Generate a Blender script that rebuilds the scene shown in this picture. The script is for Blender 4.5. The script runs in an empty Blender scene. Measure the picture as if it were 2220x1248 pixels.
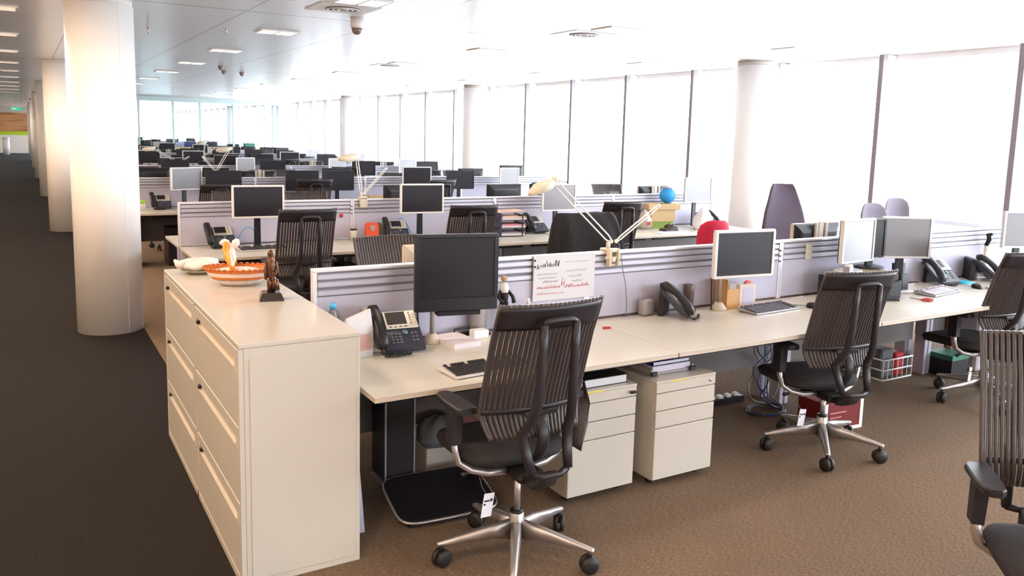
import bpy, bmesh, math, random
from mathutils import Vector, Matrix
PI = math.pi
R = math.radians
rnd = random.Random(7)
sc = bpy.context.scene
COL = sc.collection

# ---------------------------------------------------------------- camera
cd = bpy.data.cameras.new('camera'); cam = bpy.data.objects.new('camera', cd); COL.objects.link(cam)
cd.sensor_width = 36.0; cd.lens = 36.0 * 1769.0 / 2220.0
cd.shift_x = 10.0 / 2220.0; cd.shift_y = -93.0 / 2220.0
cd.clip_start = 0.05; cd.clip_end = 600
ax = Vector((0.861, -0.509, 0.025)); ay = Vector((-0.046, -0.126, -0.991)); az = Vector((0.507, 0.852, -0.132))
az.normalize(); ax = (ax - az * ax.dot(az)).normalized(); dn = az.cross(ax)      # right, forward, down
M3 = Matrix((ax, -dn, -az)).transposed()
cam.matrix_world = Matrix.Translation((0, 0, 1.8)) @ M3.to_4x4()
sc.camera = cam

# ---------------------------------------------------------------- world, exposure
sc.view_settings.view_transform = 'Standard'; sc.view_settings.look = 'None'
sc.view_settings.gamma = 1.0; sc.view_settings.use_curve_mapping = False
sc.view_settings.exposure = 0.46
sc.cycles.use_denoising = True
sc.cycles.max_bounces = 8; sc.cycles.diffuse_bounces = 5; sc.cycles.glossy_bounces = 4; sc.cycles.transmission_bounces = 6
sc.cycles.sample_clamp_indirect = 12.0
sc.cycles.caustics_reflective = False; sc.cycles.caustics_refractive = False
w = bpy.data.worlds.new('overcast_sky'); sc.world = w; w.use_nodes = True
bg = w.node_tree.nodes['Background']; bg.inputs[0].default_value = (0.93, 0.965, 1.0, 1); bg.inputs[1].default_value = 11.5

def area(name, loc, rot, sx, sy, power, color, portal=False):
    l = bpy.data.lights.new(name, 'AREA'); l.shape = 'RECTANGLE'; l.size = sx; l.size_y = sy; l.energy = power; l.color = color
    if portal: l.cycles.is_portal = True
    o = bpy.data.objects.new(name, l); COL.objects.link(o); o.location = loc; o.rotation_euler = rot
    return o
area('window_portal', (9.3, 22, 1.5), (0, R(90), 0), 2.7, 78, 1, (1, 1, 1), True)
area('window_portal', (5.2, -16.3, 1.5), (R(90), 0, 0), 8.2, 2.7, 1, (1, 1, 1), True)
WARM = (1.0, 0.76, 0.56)
CEIL = 2.88
# warm fill lamps added over walkway and desks, some with no panel built
for yy in (-2.1, 1.2, 3.9, 6.55, 9.2, 11.85, 14.5, 19.8, 27.8, 38.4):
    area('ceiling_fill', (-0.29, yy, CEIL - 0.02), (0, 0, 0), 0.6, 0.28, 30, WARM)
for (xx, yy) in ((2.49, -1.4), (2.49, 1.3), (5.16, -1.4), (5.16, 1.3), (2.49, 3.98), (5.16, 3.98), (2.49, 6.63), (5.16, 6.63)):
    area('ceiling_fill', (xx, yy, CEIL - 0.02), (0, 0, 0), 0.5, 0.28, 12, (1.0, 0.80, 0.62))

# unseen warm fill lamps added left of the walkway to brighten the column
for yy in (-6, -3.4, -0.8, 1.8, 4.4, 7.0, 9.6, 12.2, 14.8, 20, 26, 34, 42):
    area('left_fill_lamp', (-2.15, yy, CEIL - 0.02), (0, R(-28), 0), 0.3, 1.2, 42, (1.0, 0.68, 0.45))

# ---------------------------------------------------------------- materials
MATS = {}
def mat(name, col, rough=0.5, metal=0.0, spec=0.5, emit=0.0, trans=0.0, coat=0.0, noise=0.0, nscale=20.0, bump=0.0, alpha=1.0, sheen=0.0):
    if name in MATS: return MATS[name]
    m = bpy.data.materials.new(name); m.use_nodes = True; nt = m.node_tree; b = nt.nodes['Principled BSDF']
    b.inputs['Base Color'].default_value = (*col, 1); b.inputs['Roughness'].default_value = rough
    b.inputs['Metallic'].default_value = metal; b.inputs['Specular IOR Level'].default_value = spec
    b.inputs['Transmission Weight'].default_value = trans; b.inputs['Coat Weight'].default_value = coat
    b.inputs['Coat Roughness'].default_value = 0.08; b.inputs['Alpha'].default_value = alpha; b.inputs['Sheen Weight'].default_value = sheen
    if emit: b.inputs['Emission Color'].default_value = (*col, 1); b.inputs['Emission Strength'].default_value = emit
    if noise or bump:
        tc = nt.nodes.new('ShaderNodeTexCoord'); n = nt.nodes.new('ShaderNodeTexNoise'); n.inputs['Scale'].default_value = nscale
        n.inputs['Detail'].default_value = 4
        nt.links.new(tc.outputs['Object'], n.inputs['Vector'])
        if noise:
            mx = nt.nodes.new('ShaderNodeMix'); mx.data_type = 'RGBA'
            mx.inputs['A'].default_value = (*[c * (1 - noise) for c in col], 1); mx.inputs['B'].default_value = (*[min(1, c * (1 + noise)) for c in col], 1)
            nt.links.new(n.outputs['Fac'], mx.inputs['Factor']); nt.links.new(mx.outputs['Result'], b.inputs['Base Color'])
        if bump:
            bp = nt.nodes.new('ShaderNodeBump'); bp.inputs['Strength'].default_value = bump; bp.inputs['Distance'].default_value = 0.01
            nt.links.new(n.outputs['Fac'], bp.inputs['Height']); nt.links.new(bp.outputs['Normal'], b.inputs['Normal'])
    MATS[name] = m
    return m

CREAM = mat('cream_laminate', (0.655, 0.625, 0.555), 0.28, noise=0.015, nscale=3)
EDGE = mat('beech_edge', (0.58, 0.49, 0.40), 0.5)
STEEL = mat('cream_painted_steel', (0.575, 0.545, 0.485), 0.22, coat=0.15, noise=0.01, nscale=6)
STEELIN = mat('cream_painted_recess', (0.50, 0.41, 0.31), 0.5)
SCREENP = mat('grey_screen_fabric', (0.51, 0.50, 0.62), 0.65, noise=0.03, nscale=90)
ALU = mat('brushed_aluminium', (0.52, 0.51, 0.60), 0.45, metal=0.4)
ALUL = mat('light_aluminium_trim', (0.78, 0.76, 0.79), 0.35, metal=0.4)
GROOVE = mat('dark_groove', (0.16, 0.15, 0.18), 0.5, metal=0.3)
LEG = mat('lilac_grey_powder_coat', (0.42, 0.40, 0.48), 0.45)
MODESTY = mat('modesty_panel', (0.13, 0.11, 0.105), 0.6)
BLACK = mat('black_plastic', (0.011, 0.010, 0.013), 0.38, spec=0.4)
BLACKM = mat('matte_black_plastic', (0.012, 0.010, 0.011), 0.6, spec=0.3)
CHAIRP = mat('charcoal_chair_plastic', (0.022, 0.018, 0.022), 0.42, spec=0.35)
RIB = mat('charcoal_back_rib', (0.062, 0.050, 0.051), 0.36, spec=0.5)
FAB = mat('charcoal_seat_fabric', (0.020, 0.017, 0.020), 0.85, noise=0.2, nscale=200, bump=0.2)
POL = mat('polished_aluminium', (0.50, 0.47, 0.47), 0.38, metal=0.75)
RUB = mat('black_rubber', (0.012, 0.011, 0.012), 0.5)
SCR = mat('dark_lcd_panel', (0.014, 0.011, 0.015), 0.42, spec=0.28)
SCRG = mat('glare_lcd_panel', (0.15, 0.135, 0.145), 0.30, spec=0.9)  # window glare on the screen put into a paler base colour
SILV = mat('silver_bezel', (0.68, 0.67, 0.68), 0.35, metal=0.15)
WHITEB = mat('white_bezel', (0.72, 0.70, 0.69), 0.35)
BEIGE = mat('beige_plastic', (0.56, 0.50, 0.42), 0.45)
PHONE = mat('slate_phone_plastic', (0.032, 0.036, 0.055), 0.33)
PHONEK = mat('phone_button', (0.13, 0.13, 0.16), 0.4)
PHONEB = mat('phone_bezel_silver', (0.66, 0.62, 0.52), 0.3, metal=0.25)
PAPER = mat('white_paper', (0.70, 0.68, 0.72), 0.75)
WHITE = mat('white_plastic', (0.85, 0.84, 0.83), 0.4)
RED = mat('red_plastic', (0.45, 0.015, 0.02), 0.4)
ORANGE = mat('orange_red_plastic', (0.72, 0.09, 0.04), 0.35)
REDFAB = mat('red_fabric', (0.62, 0.02, 0.065), 0.8, noise=0.05, nscale=120)
BLUE = mat('sky_blue_plastic', (0.06, 0.42, 0.75), 0.35)
CYAN = mat('cyan_plastic', (0.02, 0.45, 0.68), 0.35)
NAVY = mat('navy_card', (0.02, 0.03, 0.16), 0.4)
CARD = mat('brown_cardboard', (0.55, 0.40, 0.22), 0.8, noise=0.06, nscale=15)
GREYBOX = mat('grey_cardboard', (0.42, 0.39, 0.37), 0.75)
GREYC = mat('grey_cloth', (0.12, 0.125, 0.14), 0.9, noise=0.2, nscale=60, bump=0.4)
COATM = mat('black_wool', (0.010, 0.008, 0.010), 0.9, noise=0.3, nscale=40, bump=0.3)
PURP = mat('plum_grey_fabric', (0.085, 0.060, 0.090), 0.8, noise=0.08, nscale=150)
LILAC = mat('lilac_grey_fabric', (0.20, 0.175, 0.215), 0.85, noise=0.06, nscale=120)
LAMPB = mat('ivory_enamel', (0.66, 0.60, 0.48), 0.35)
LAMPW = mat('white_enamel_rod', (0.82, 0.78, 0.75), 0.35)
BRONZE = mat('dark_bronze', (0.11, 0.05, 0.028), 0.28, metal=0.75, noise=0.5, nscale=60, bump=0.5)
BASEB = mat('black_stone', (0.03, 0.022, 0.018), 0.2, coat=0.4)
WICK = mat('orange_wicker', (0.56, 0.15, 0.025), 0.55, noise=0.25, nscale=60)
WICKW = mat('pale_wicker', (0.72, 0.58, 0.52), 0.65, noise=0.15, nscale=80)
AMBER = mat('amber_lacquer', (0.70, 0.27, 0.02), 0.25, coat=0.3)
RIBBON = mat('blush_ribbon', (0.80, 0.68, 0.66), 0.5)
PLATE = mat('white_plastic_bag', (0.80, 0.75, 0.74), 0.5, noise=0.05, nscale=30, bump=0.6)
GREEN = mat('lime_green', (0.30, 0.62, 0.03), 0.5)
DGREEN = mat('dark_green_card', (0.02, 0.16, 0.10), 0.6)
PINK = mat('pink_paper', (0.75, 0.28, 0.35), 0.7)
TAN = mat('tan_wood', (0.60, 0.33, 0.12), 0.5, noise=0.1, nscale=12)
CABLE = mat('blue_cable', (0.01, 0.04, 0.20), 0.4)
CABLEG = mat('grey_cable', (0.18, 0.17, 0.18), 0.5)
CLEAR = mat('clear_plastic', (0.85, 0.88, 0.9), 0.1, trans=0.9)
COLM = mat('column_plaster', (0.93, 0.91, 0.89), 0.40, noise=0.01, nscale=4)
MULL = mat('mullion_shaded_face', (0.26, 0.22, 0.24), 0.5)  # shade on the room-side face put into a darker mullion colour
MULW = mat('mullion_skylit_side', (0.80, 0.80, 0.82), 0.4)  # skylight on the fin sides put into a whiter mullion colour
SEAM = mat('seam_line', (0.62, 0.57, 0.53), 0.6)
LITP = mat('lit_diffuser', (1.0, 0.95, 0.86), 0.5, emit=2.2)
LITW = mat('walkway_diffuser', (1.0, 0.75, 0.58), 0.5, emit=0.55)
TRIMW = mat('white_trim', (0.80, 0.78, 0.77), 0.5)
TEAL = mat('teal_marker', (0.03, 0.36, 0.33), 0.6)
INK = mat('dark_marker', (0.04, 0.02, 0.03), 0.6)
REDM = mat('red_marker', (0.75, 0.03, 0.08), 0.6)
YEL = mat('yellow_label', (0.78, 0.62, 0.06), 0.5)

def node_mat(name, build):
    m = bpy.data.materials.new(name); m.use_nodes = True; nt = m.node_tree
    build(nt, nt.nodes['Principled BSDF'], lambda t: nt.nodes.new(t), nt.links.new); MATS[name] = m; return m
def carpet(c1, c2, c3):
    def f(nt, b, N, L):
        tc = N('ShaderNodeTexCoord'); mp = N('ShaderNodeMapping'); mp.inputs['Scale'].default_value = (45, 200, 1)
        mp.inputs['Rotation'].default_value = (0, 0, R(90))
        L(tc.outputs['Object'], mp.inputs['Vector'])
        n = N('ShaderNodeTexNoise'); n.inputs['Scale'].default_value = 1.0; n.inputs['Detail'].default_value = 3; L(mp.outputs[0], n.inputs['Vector'])
        n2 = N('ShaderNodeTexNoise'); n2.inputs['Scale'].default_value = 3.0; n2.inputs['Detail'].default_value = 5; L(tc.outputs['Object'], n2.inputs['Vector'])
        r = N('ShaderNodeValToRGB'); r.color_ramp.elements[0].position = 0.30; r.color_ramp.elements[1].position = 0.70
        r.color_ramp.elements[0].color = (*c1, 1); r.color_ramp.elements[1].color = (*c2, 1); L(n.outputs['Fac'], r.inputs['Fac'])
        mx = N('ShaderNodeMix'); mx.data_type = 'RGBA'; mx.inputs['B'].default_value = (*c3, 1)
        mt = N('ShaderNodeMath'); mt.operation = 'MULTIPLY'; mt.inputs[1].default_value = 0.5; L(n2.outputs['Fac'], mt.inputs[0]); L(mt.outputs[0], mx.inputs['Factor'])
        L(r.outputs['Color'], mx.inputs['A']); L(mx.outputs['Result'], b.inputs['Base Color'])
        b.inputs['Roughness'].default_value = 0.95; b.inputs['Specular IOR Level'].default_value = 0.15
        bp = N('ShaderNodeBump'); bp.inputs['Strength'].default_value = 0.5; bp.inputs['Distance'].default_value = 0.004; L(n.outputs['Fac'], bp.inputs['Height']); L(bp.outputs['Normal'], b.inputs['Normal'])
    return f
CARPET = node_mat('brown_ribbed_carpet', carpet((0.11, 0.072, 0.046), (0.29, 0.205, 0.14), (0.19, 0.135, 0.095)))
WALKC = node_mat('dark_walkway_carpet', carpet((0.008, 0.007, 0.007), (0.024, 0.021, 0.020), (0.017, 0.014, 0.013)))
def ceilf(nt, b, N, L):
    tc = N('ShaderNodeTexCoord'); sp = N('ShaderNodeSeparateXYZ'); L(tc.outputs['Object'], sp.inputs[0])
    def line(sock, period, off, width):
        a = N('ShaderNodeMath'); a.operation = 'ADD'; a.inputs[1].default_value = off; L(sock, a.inputs[0])
        d = N('ShaderNodeMath'); d.operation = 'PINGPONG'; d.inputs[1].default_value = period / 2; L(a.outputs[0], d.inputs[0])
        c = N('ShaderNodeMath'); c.operation = 'LESS_THAN'; c.inputs[1].default_value = width / 2; L(d.outputs[0], c.inputs[0])
        return c.outputs[0]
    lx = line(sp.outputs['X'], 1.335, -0.50 + 0.0, 0.012); ly = line(sp.outputs['Y'], 8.0, 0.12, 0.035); lr = line(sp.outputs['Y'], 0.30, 0.0, 0.010)
    m1 = N('ShaderNodeMath'); m1.operation = 'MAXIMUM'; L(lx, m1.inputs[0]); L(ly, m1.inputs[1])
    m2 = N('ShaderNodeMath'); m2.operation = 'MULTIPLY'; m2.inputs[1].default_value = 0.35; L(lr, m2.inputs[0])
    m3 = N('ShaderNodeMath'); m3.operation = 'MAXIMUM'; L(m1.outputs[0], m3.inputs[0]); L(m2.outputs[0], m3.inputs[1])
    mx = N('ShaderNodeMix'); mx.data_type = 'RGBA'; mx.inputs['A'].default_value = (0.88, 0.86, 0.86, 1); mx.inputs['B'].default_value = (0.30, 0.26, 0.25, 1)
    L(m3.outputs[0], mx.inputs['Factor']); L(mx.outputs['Result'], b.inputs['Base Color'])
    b.inputs['Roughness'].default_value = 0.30; b.inputs['Specular IOR Level'].default_value = 0.6; b.inputs['Metallic'].default_value = 0.35
    wv = N('ShaderNodeTexWave'); wv.bands_direction = 'Y'; wv.inputs['Scale'].default_value = 3.3; wv.inputs['Distortion'].default_value = 0.6
    L(tc.outputs['Object'], wv.inputs['Vector'])
    bp = N('ShaderNodeBump'); bp.inputs['Strength'].default_value = 0.10; bp.inputs['Distance'].default_value = 0.01; L(wv.outputs['Fac'], bp.inputs['Height']); L(bp.outputs['Normal'], b.inputs['Normal'])
CEILM = node_mat('satin_metal_ceiling', ceilf)
def timber(nt, b, N, L):
    tc = N('ShaderNodeTexCoord'); mp = N('ShaderNodeMapping'); mp.inputs['Scale'].default_value = (0.6, 1, 9); L(tc.outputs['Object'], mp.inputs['Vector'])
    n = N('ShaderNodeTexNoise'); n.inputs['Scale'].default_value = 1.5; n.inputs['Detail'].default_value = 4; L(mp.outputs[0], n.inputs['Vector'])
    r = N('ShaderNodeValToRGB'); r.color_ramp.elements[0].position = 0.35; r.color_ramp.elements[1].position = 0.65
    r.color_ramp.elements[0].color = (0.30, 0.11, 0.035, 1); r.color_ramp.elements[1].color = (0.62, 0.30, 0.12, 1); L(n.outputs['Fac'], r.inputs['Fac']); L(r.outputs['Color'], b.inputs['Base Color'])
    b.inputs['Roughness'].default_value = 0.5
TIMBER = node_mat('timber_boarding', timber)

# ---------------------------------------------------------------- mesh helpers
class MB:
    def __init__(s): s.bm = bmesh.new(); s.mats = []; s.mi = 0
    def use(s, m):
        if m not in s.mats: s.mats.append(m)
        s.mi = s.mats.index(m); return s
    def _add(s, verts, faces, smooth=False, M=None):
        vs = [s.bm.verts.new(M @ Vector(v) if M is not None else v) for v in verts]
        for f in faces:
            try:
                fc = s.bm.faces.new([vs[i] for i in f]); fc.smooth = smooth; fc.material_index = s.mi
            except ValueError: pass
        return vs
    def box(s, x0, x1, y0, y1, z0, z1, bev=0.0, M=None, seg=1, smooth=False):
        t = bmesh.new(); bmesh.ops.create_cube(t, size=1.0)
        for v in t.verts: v.co = Vector(((x0 + x1) / 2 + v.co.x * (x1 - x0), (y0 + y1) / 2 + v.co.y * (y1 - y0), (z0 + z1) / 2 + v.co.z * (z1 - z0)))
        if bev > 0:
            bev = min(bev, 0.49 * min(abs(x1 - x0), abs(y1 - y0), abs(z1 - z0)))
            bmesh.ops.bevel(t, geom=t.edges[:], offset=bev, segments=seg, profile=0.5, affect='EDGES')
        t.verts.index_update()
        s._add([v.co.copy() for v in t.verts], [[v.index for v in f.verts] for f in t.faces], smooth, M); t.free(); return s
    def loft(s, rings, caps=True, smooth=True, M=None):
        n = len(rings[0]); vs = []; fs = []
        for r in rings: vs += [tuple(p) for p in r]
        for k in range(len(rings) - 1):
            for i in range(n):
                j = (i + 1) % n; fs.append([k * n + i, k * n + j, (k + 1) * n + j, (k + 1) * n + i])
        if caps: fs.append(list(range(n))[::-1]); fs.append([(len(rings) - 1) * n + i for i in range(n)])
        s._add(vs, fs, smooth, M); return s
    def tube(s, pts, r, n=8, M=None, sq=None, smooth=True):
        pts = [Vector(p) for p in pts]; rings = []
        rs = r if isinstance(r, (list, tuple)) else [r] * len(pts)
        up = Vector((0, 0, 1)); prev = None
        for i, p in enumerate(pts):
            d = (pts[min(i + 1, len(pts) - 1)] - pts[max(i - 1, 0)]).normalized()
            if prev is None:
                a = up if abs(d.z) < 0.9 else Vector((0, 1, 0))
                u = d.cross(a).normalized()
            else: u = (prev - d * prev.dot(d)).normalized()
            prev = u; v = d.cross(u)
            rr = rs[i]
            if sq: ring = [p + u * (sq[0] * rr * math.copysign(abs(math.cos(t)) ** 0.6, math.cos(t))) + v * (sq[1] * rr * math.copysign(abs(math.sin(t)) ** 0.6, math.sin(t))) for t in [2 * PI * k / n + PI / n for k in range(n)]]
            else: ring = [p + (u * math.cos(2 * PI * k / n) + v * math.sin(2 * PI * k / n)) * rr for k in range(n)]
            rings.append(ring)
        return s.loft(rings, True, smooth, M)
    def cyl(s, p0, p1, r0, r1=None, n=16, M=None): return s.tube([p0, p1], [r0, r0 if r1 is None else r1], n, M)
    def lathe(s, prof, n=20, c=(0, 0, 0), M=None, smooth=True, sx=1, sy=1):
        return s.loft([[(c[0] + sx * r * math.cos(2 * PI * k / n), c[1] + sy * r * math.sin(2 * PI * k / n), c[2] + z) for k in range(n)] for r, z in prof], True, smooth, M)
    def prism(s, poly, a0, a1, axis='z', M=None, smooth=False):
        def P(p, a): return {'z': (p[0], p[1], a), 'y': (p[0], a, p[1]), 'x': (a, p[0], p[1])}[axis]
        return s.loft([[P(p, a0) for p in poly], [P(p, a1) for p in poly]], True, smooth, M)
    def sheet(s, rows, th=0.004, smooth=True, M=None):
        n = len(rows[0]); m = len(rows); vs = [tuple(p) for r in rows for p in r]
        V = lambda i, j: Vector(rows[max(0, min(m - 1, i))][max(0, min(n - 1, j))])
        back = []
        for i in range(m):
            for j in range(n):
                nn = (V(i + 1, j) - V(i - 1, j)).cross(V(i, j + 1) - V(i, j - 1))
                nn = nn.normalized() if nn.length > 1e-9 else Vector((0, 0, 1)); back.append(tuple(V(i, j) + nn * th))
        o = m * n; fs = []
        for i in range(m - 1):
            for j in range(n - 1):
                a, b_, c, d = i * n + j, i * n + j + 1, (i + 1) * n + j + 1, (i + 1) * n + j
                fs.append([a, d, c, b_]); fs.append([o + a, o + b_, o + c, o + d])
        for j in range(n - 1): fs.append([j, j + 1, o + j + 1, o + j]); k = (m - 1) * n; fs.append([k + j + 1, k + j, o + k + j, o + k + j + 1])
        for i in range(m - 1): fs.append([(i + 1) * n, i * n, o + i * n, o + (i + 1) * n]); k = n - 1; fs.append([i * n + k, (i + 1) * n + k, o + (i + 1) * n + k, o + i * n + k])
        s._add(vs + back, fs, smooth, M); return s
    def sphere(s, c, r, n=12, sz=1.0, M=None):
        prof = [(max(1e-4, r * math.sin(PI * k / (n // 2 + 2))), -r * sz * math.cos(PI * k / (n // 2 + 2))) for k in range(n // 2 + 3)]
        return s.lathe(prof, n, c, M)
    def obj(s, name, m=None, parent=None, loc=None, rotz=0.0):
        me = bpy.data.meshes.new(name); bmesh.ops.recalc_face_normals(s.bm, faces=s.bm.faces[:]); s.bm.to_mesh(me); s.bm.free()
        if s.mats:
            for q in s.mats: me.materials.append(q)
        elif m: me.materials.append(m)
        o = bpy.data.objects.new(name, me); COL.objects.link(o)
        if parent: o.parent = parent
        if loc: o.location = loc
        if rotz: o.rotation_euler = (0, 0, rotz)
        return o
def rotm(c, rx=0, ry=0, rz=0):
    return Matrix.Translation(c) @ Matrix.Rotation(rz, 4, 'Z') @ Matrix.Rotation(rx, 4, 'X') @ Matrix.Rotation(ry, 4, 'Y')
def thing(name, label, cat, loc=(0, 0, 0), rotz=0.0, group=None):
    o = bpy.data.objects.new(name, None); COL.objects.link(o); o.empty_display_size = 0.1
    o.location = loc; o.rotation_euler = (0, 0, rotz); o['label'] = label; o['category'] = cat
    if group: o['group'] = group
    return o
def tag(o, label, cat, group=None, kind=None):
    o['label'] = label; o['category'] = cat
    if group: o['group'] = group
    if kind: o['kind'] = kind
    return o
def struct(o): o['kind'] = 'structure'; return o
KIDS = {}
def kids(o):
    if o.name not in KIDS: KIDS[o.name] = [c for c in bpy.data.objects if c.parent == o]
    return KIDS[o.name]
def dup(root, loc, rotz=0.0, label=None, group=None, skip=()):
    def cp(o, par):
        c = o.copy(); COL.objects.link(c); c.parent = par
        ks = [cp(k, c) for k in kids(o) if k.name.split('.')[0] not in skip]
        KIDS[c.name] = ks
        return c
    r = cp(root, None); r.location = loc; r.rotation_euler = (0, 0, rotz)
    if label: r['label'] = label
    if group: r['group'] = group
    elif 'group' in r.keys() and group == '': del r['group']
    return r
ORD = ['first', 'second', 'third', 'fourth', 'fifth', 'sixth', 'seventh', 'eighth', 'ninth', 'tenth', 'eleventh', 'twelfth', 'thirteenth', 'fourteenth']
ROWN = ['front desk row', 'second desk row', 'third desk row', 'fourth desk row', 'fifth desk row', 'sixth desk row', 'seventh desk row', 'eighth desk row', 'ninth desk row']
DZ = 0.73            # desk height
DX0, DW = 1.19, 1.65
def FY(k): return 3.03 + 4.0 * k      # front edge of row k
def PY(k): return 3.86 + 4.0 * k      # screen of row k

# ---------------------------------------------------------------- the room
XL, XR, Y0, Y1 = -2.75, 9.3, -16.0, 60.0
b = MB(); b.use(CARPET).box(0.88, XR, Y0, Y1, -0.10, 0.0); b.use(WALKC).box(XL, 0.88, Y0, Y1, -0.10, 0.0); struct(b.obj('floor'))
struct(MB().box(XL, XR + 0.1, Y0, Y1, CEIL, CEIL + 0.12).obj('ceiling', CEILM))
struct(MB().box(XL - 0.15, XL, Y0, Y1, 0, CEIL).obj('wall_left', mat('warm_bounce_wall', (0.78, 0.62, 0.46), 0.6)))  # out of view; set close and warm coloured to bounce light onto the column
struct(MB().box(XL, 2.57, Y0 - 0.15, Y0, 0, CEIL).obj('wall_near', mat('pale_wall', (0.62, 0.57, 0.52), 0.7)))
b = MB()
for x in (2.6, 4.2, 5.8, 7.4, 9.0): b.box(x - 0.03, x + 0.03, Y0 - 0.1, Y0 + 0.12, 0.0, CEIL - 0.01)
b.box(2.57, 9.3, Y0 - 0.1, Y0, 0, 0.22); struct(b.obj('wall_near_frame', mat('mullion_side_near', (0.7, 0.7, 0.72), 0.4)))
b = MB(); b.use(TIMBER).box(XL, 0.95, Y1 - 0.15, Y1, 1.34, 2.50)
b.use(mat('lime_strip', (0.42, 0.60, 0.01), 0.5)).box(XL, 0.95, Y1 - 0.16, Y1, 1.12, 1.34)
b.use(mat('white_panel', (0.78, 0.70, 0.64), 0.6)).box(XL, 0.95, Y1 - 0.15, Y1, 0, 1.12)
b.use(mat('bulkhead', (0.50, 0.44, 0.38), 0.6)).box(XL, 0.95, Y1 - 0.15, Y1, 2.50, CEIL)
struct(b.obj('wall_far'))
# window wall on the right: sill wall, fins, glass
struct(MB().box(9.06, 9.30, Y0, Y1, 0, 0.22, 0.005).obj('wall_right', TRIMW))
struct(MB().box(9.06, 9.30, Y0, Y1, CEIL - 0.07, CEIL).obj('trim_1', TRIMW))
struct(MB().box(9.16, 9.20, Y0, Y1, 0.91, 0.965, 0.004).obj('trim_2', mat('pale_transom', (0.80, 0.84, 0.95), 0.5)))
GLASS = node_mat('window_glass', lambda nt, b, N, L: None)
def glassf(m, tint):
    nt = m.node_tree; nt.nodes.remove(nt.nodes['Principled BSDF']); t = nt.nodes.new('ShaderNodeBsdfTransparent'); t.inputs[0].default_value = (*tint, 1)
    g = nt.nodes.new('ShaderNodeBsdfGlossy'); g.inputs['Roughness'].default_value = 0.02; mx = nt.nodes.new('ShaderNodeMixShader'); mx.inputs[0].default_value = 0.06
    nt.links.new(t.outputs[0], mx.inputs[1]); nt.links.new(g.outputs[0], mx.inputs[2]); nt.links.new(mx.outputs[0], nt.nodes['Material Output'].inputs[0])
glassf(GLASS, (0.96, 0.98, 1.0))
GLASST = node_mat('partition_glass', lambda nt, b, N, L: None); glassf(GLASST, (0.90, 0.96, 0.98))
ys = []; y = -0.14 - 9 * 1.6
while y < Y1: ys.append(y); y += 1.6
for i, y in enumerate(ys[1:-1]):
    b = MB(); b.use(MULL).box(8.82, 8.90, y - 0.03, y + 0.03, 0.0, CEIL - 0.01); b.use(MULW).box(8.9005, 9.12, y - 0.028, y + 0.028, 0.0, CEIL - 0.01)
    struct(b.obj('trim_%d' % (3 + i)))
for i in range(len(ys) - 1):
    ya, yb = ys[i] + 0.03, ys[i + 1] - 0.03
    p = MB().box(9.17, 9.18, ya, yb, 0.22, CEIL - 0.07).obj('window_%d' % (i + 1), GLASS); struct(p)
struct(MB().box(2.63, 8.97, Y0 - 0.06, Y0 - 0.05, 0.22, CEIL - 0.01).obj('window_92', GLASS))
# glass screen wall closing the desk area at the far end
FG = 31.7
b = MB()
for x in (1.0, 2.35, 3.6, 4.74, 5.66, 6.84, 8.0, 9.05): b.box(x - 0.03, x + 0.03, FG - 0.05, FG + 0.05, 0.0, CEIL - 0.14)
b.box(0.97, 9.06, FG - 0.06, FG + 0.06, CEIL - 0.14, CEIL, 0.0); b.box(0.97, 9.06, FG - 0.04, FG + 0.04, 0, 0.10)
struct(b.obj('wall_glazed', mat('teal_grey_frame', (0.55, 0.66, 0.66), 0.4)))
struct(MB().box(1.0, 9.05, FG - 0.005, FG + 0.005, 0.10, CEIL - 0.14).obj('window_90', GLASST))
# daylight also comes in at the far end behind the glass screen
b = MB()
for x in (1.0, 3.0, 5.0, 7.0, 9.0): b.box(x - 0.05, x + 0.05, Y1 - 0.2, Y1, 0.0, CEIL)
b.box(0.95, 9.3, Y1 - 0.2, Y1, 0, 0.3); struct(b.obj('wall_end_frame', mat('teal_grey_frame', (0, 0, 0))))
struct(MB().box(1.0, 9.0, Y1 - 0.1, Y1 - 0.09, 0.3, CEIL).obj('window_91', GLASST))
area('window_portal', (5, Y1 + 0.05, 1.5), (R(-90), 0, 0), 8, 2.6, 1, (1, 1, 1), True)
# ground and pale buildings outside
struct(MB().box(9.6, 220, -80, 160, -6.2, -6.0).obj('ground', mat('outside_ground', (0.70, 0.72, 0.74), 0.9)))
for i, (x, y, sx, sy, h) in enumerate([(60, 22, 10, 26, 7.2), (62, 52, 12, 22, 6.6), (75, 2, 14, 24, 7.6), (64, 84, 10, 24, 7.0)]):
    t = thing('office_building', ['pale building beyond the windows, straight out past the red chair', 'pale building beyond the windows, behind the far desks', 'pale building beyond the windows at the right edge', 'pale building beyond the windows, farthest along the street'][i], 'building', (x, y, -6.0))
    MB().box(0, sx, -sy / 2, sy / 2, 0, h, 0.05).obj('wall', mat('pale_render', (0.80, 0.78, 0.78), 0.8), t)
    for k in range(5):
        yy = -sy / 2 + 1.8 + k * sy / 5.2
        MB().box(-0.08, -0.002, yy, yy + sy / 9, h - 2.0, h - 0.9).obj('window', mat('blue_window', (0.30, 0.42, 0.52), 0.5), t)
    MB().box(-0.4, sx + 0.4, -sy / 2 - 0.4, sy / 2 + 0.4, h, h + 0.25).obj('roof', mat('pale_roof', (0.66, 0.68, 0.72), 0.8), t)

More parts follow.
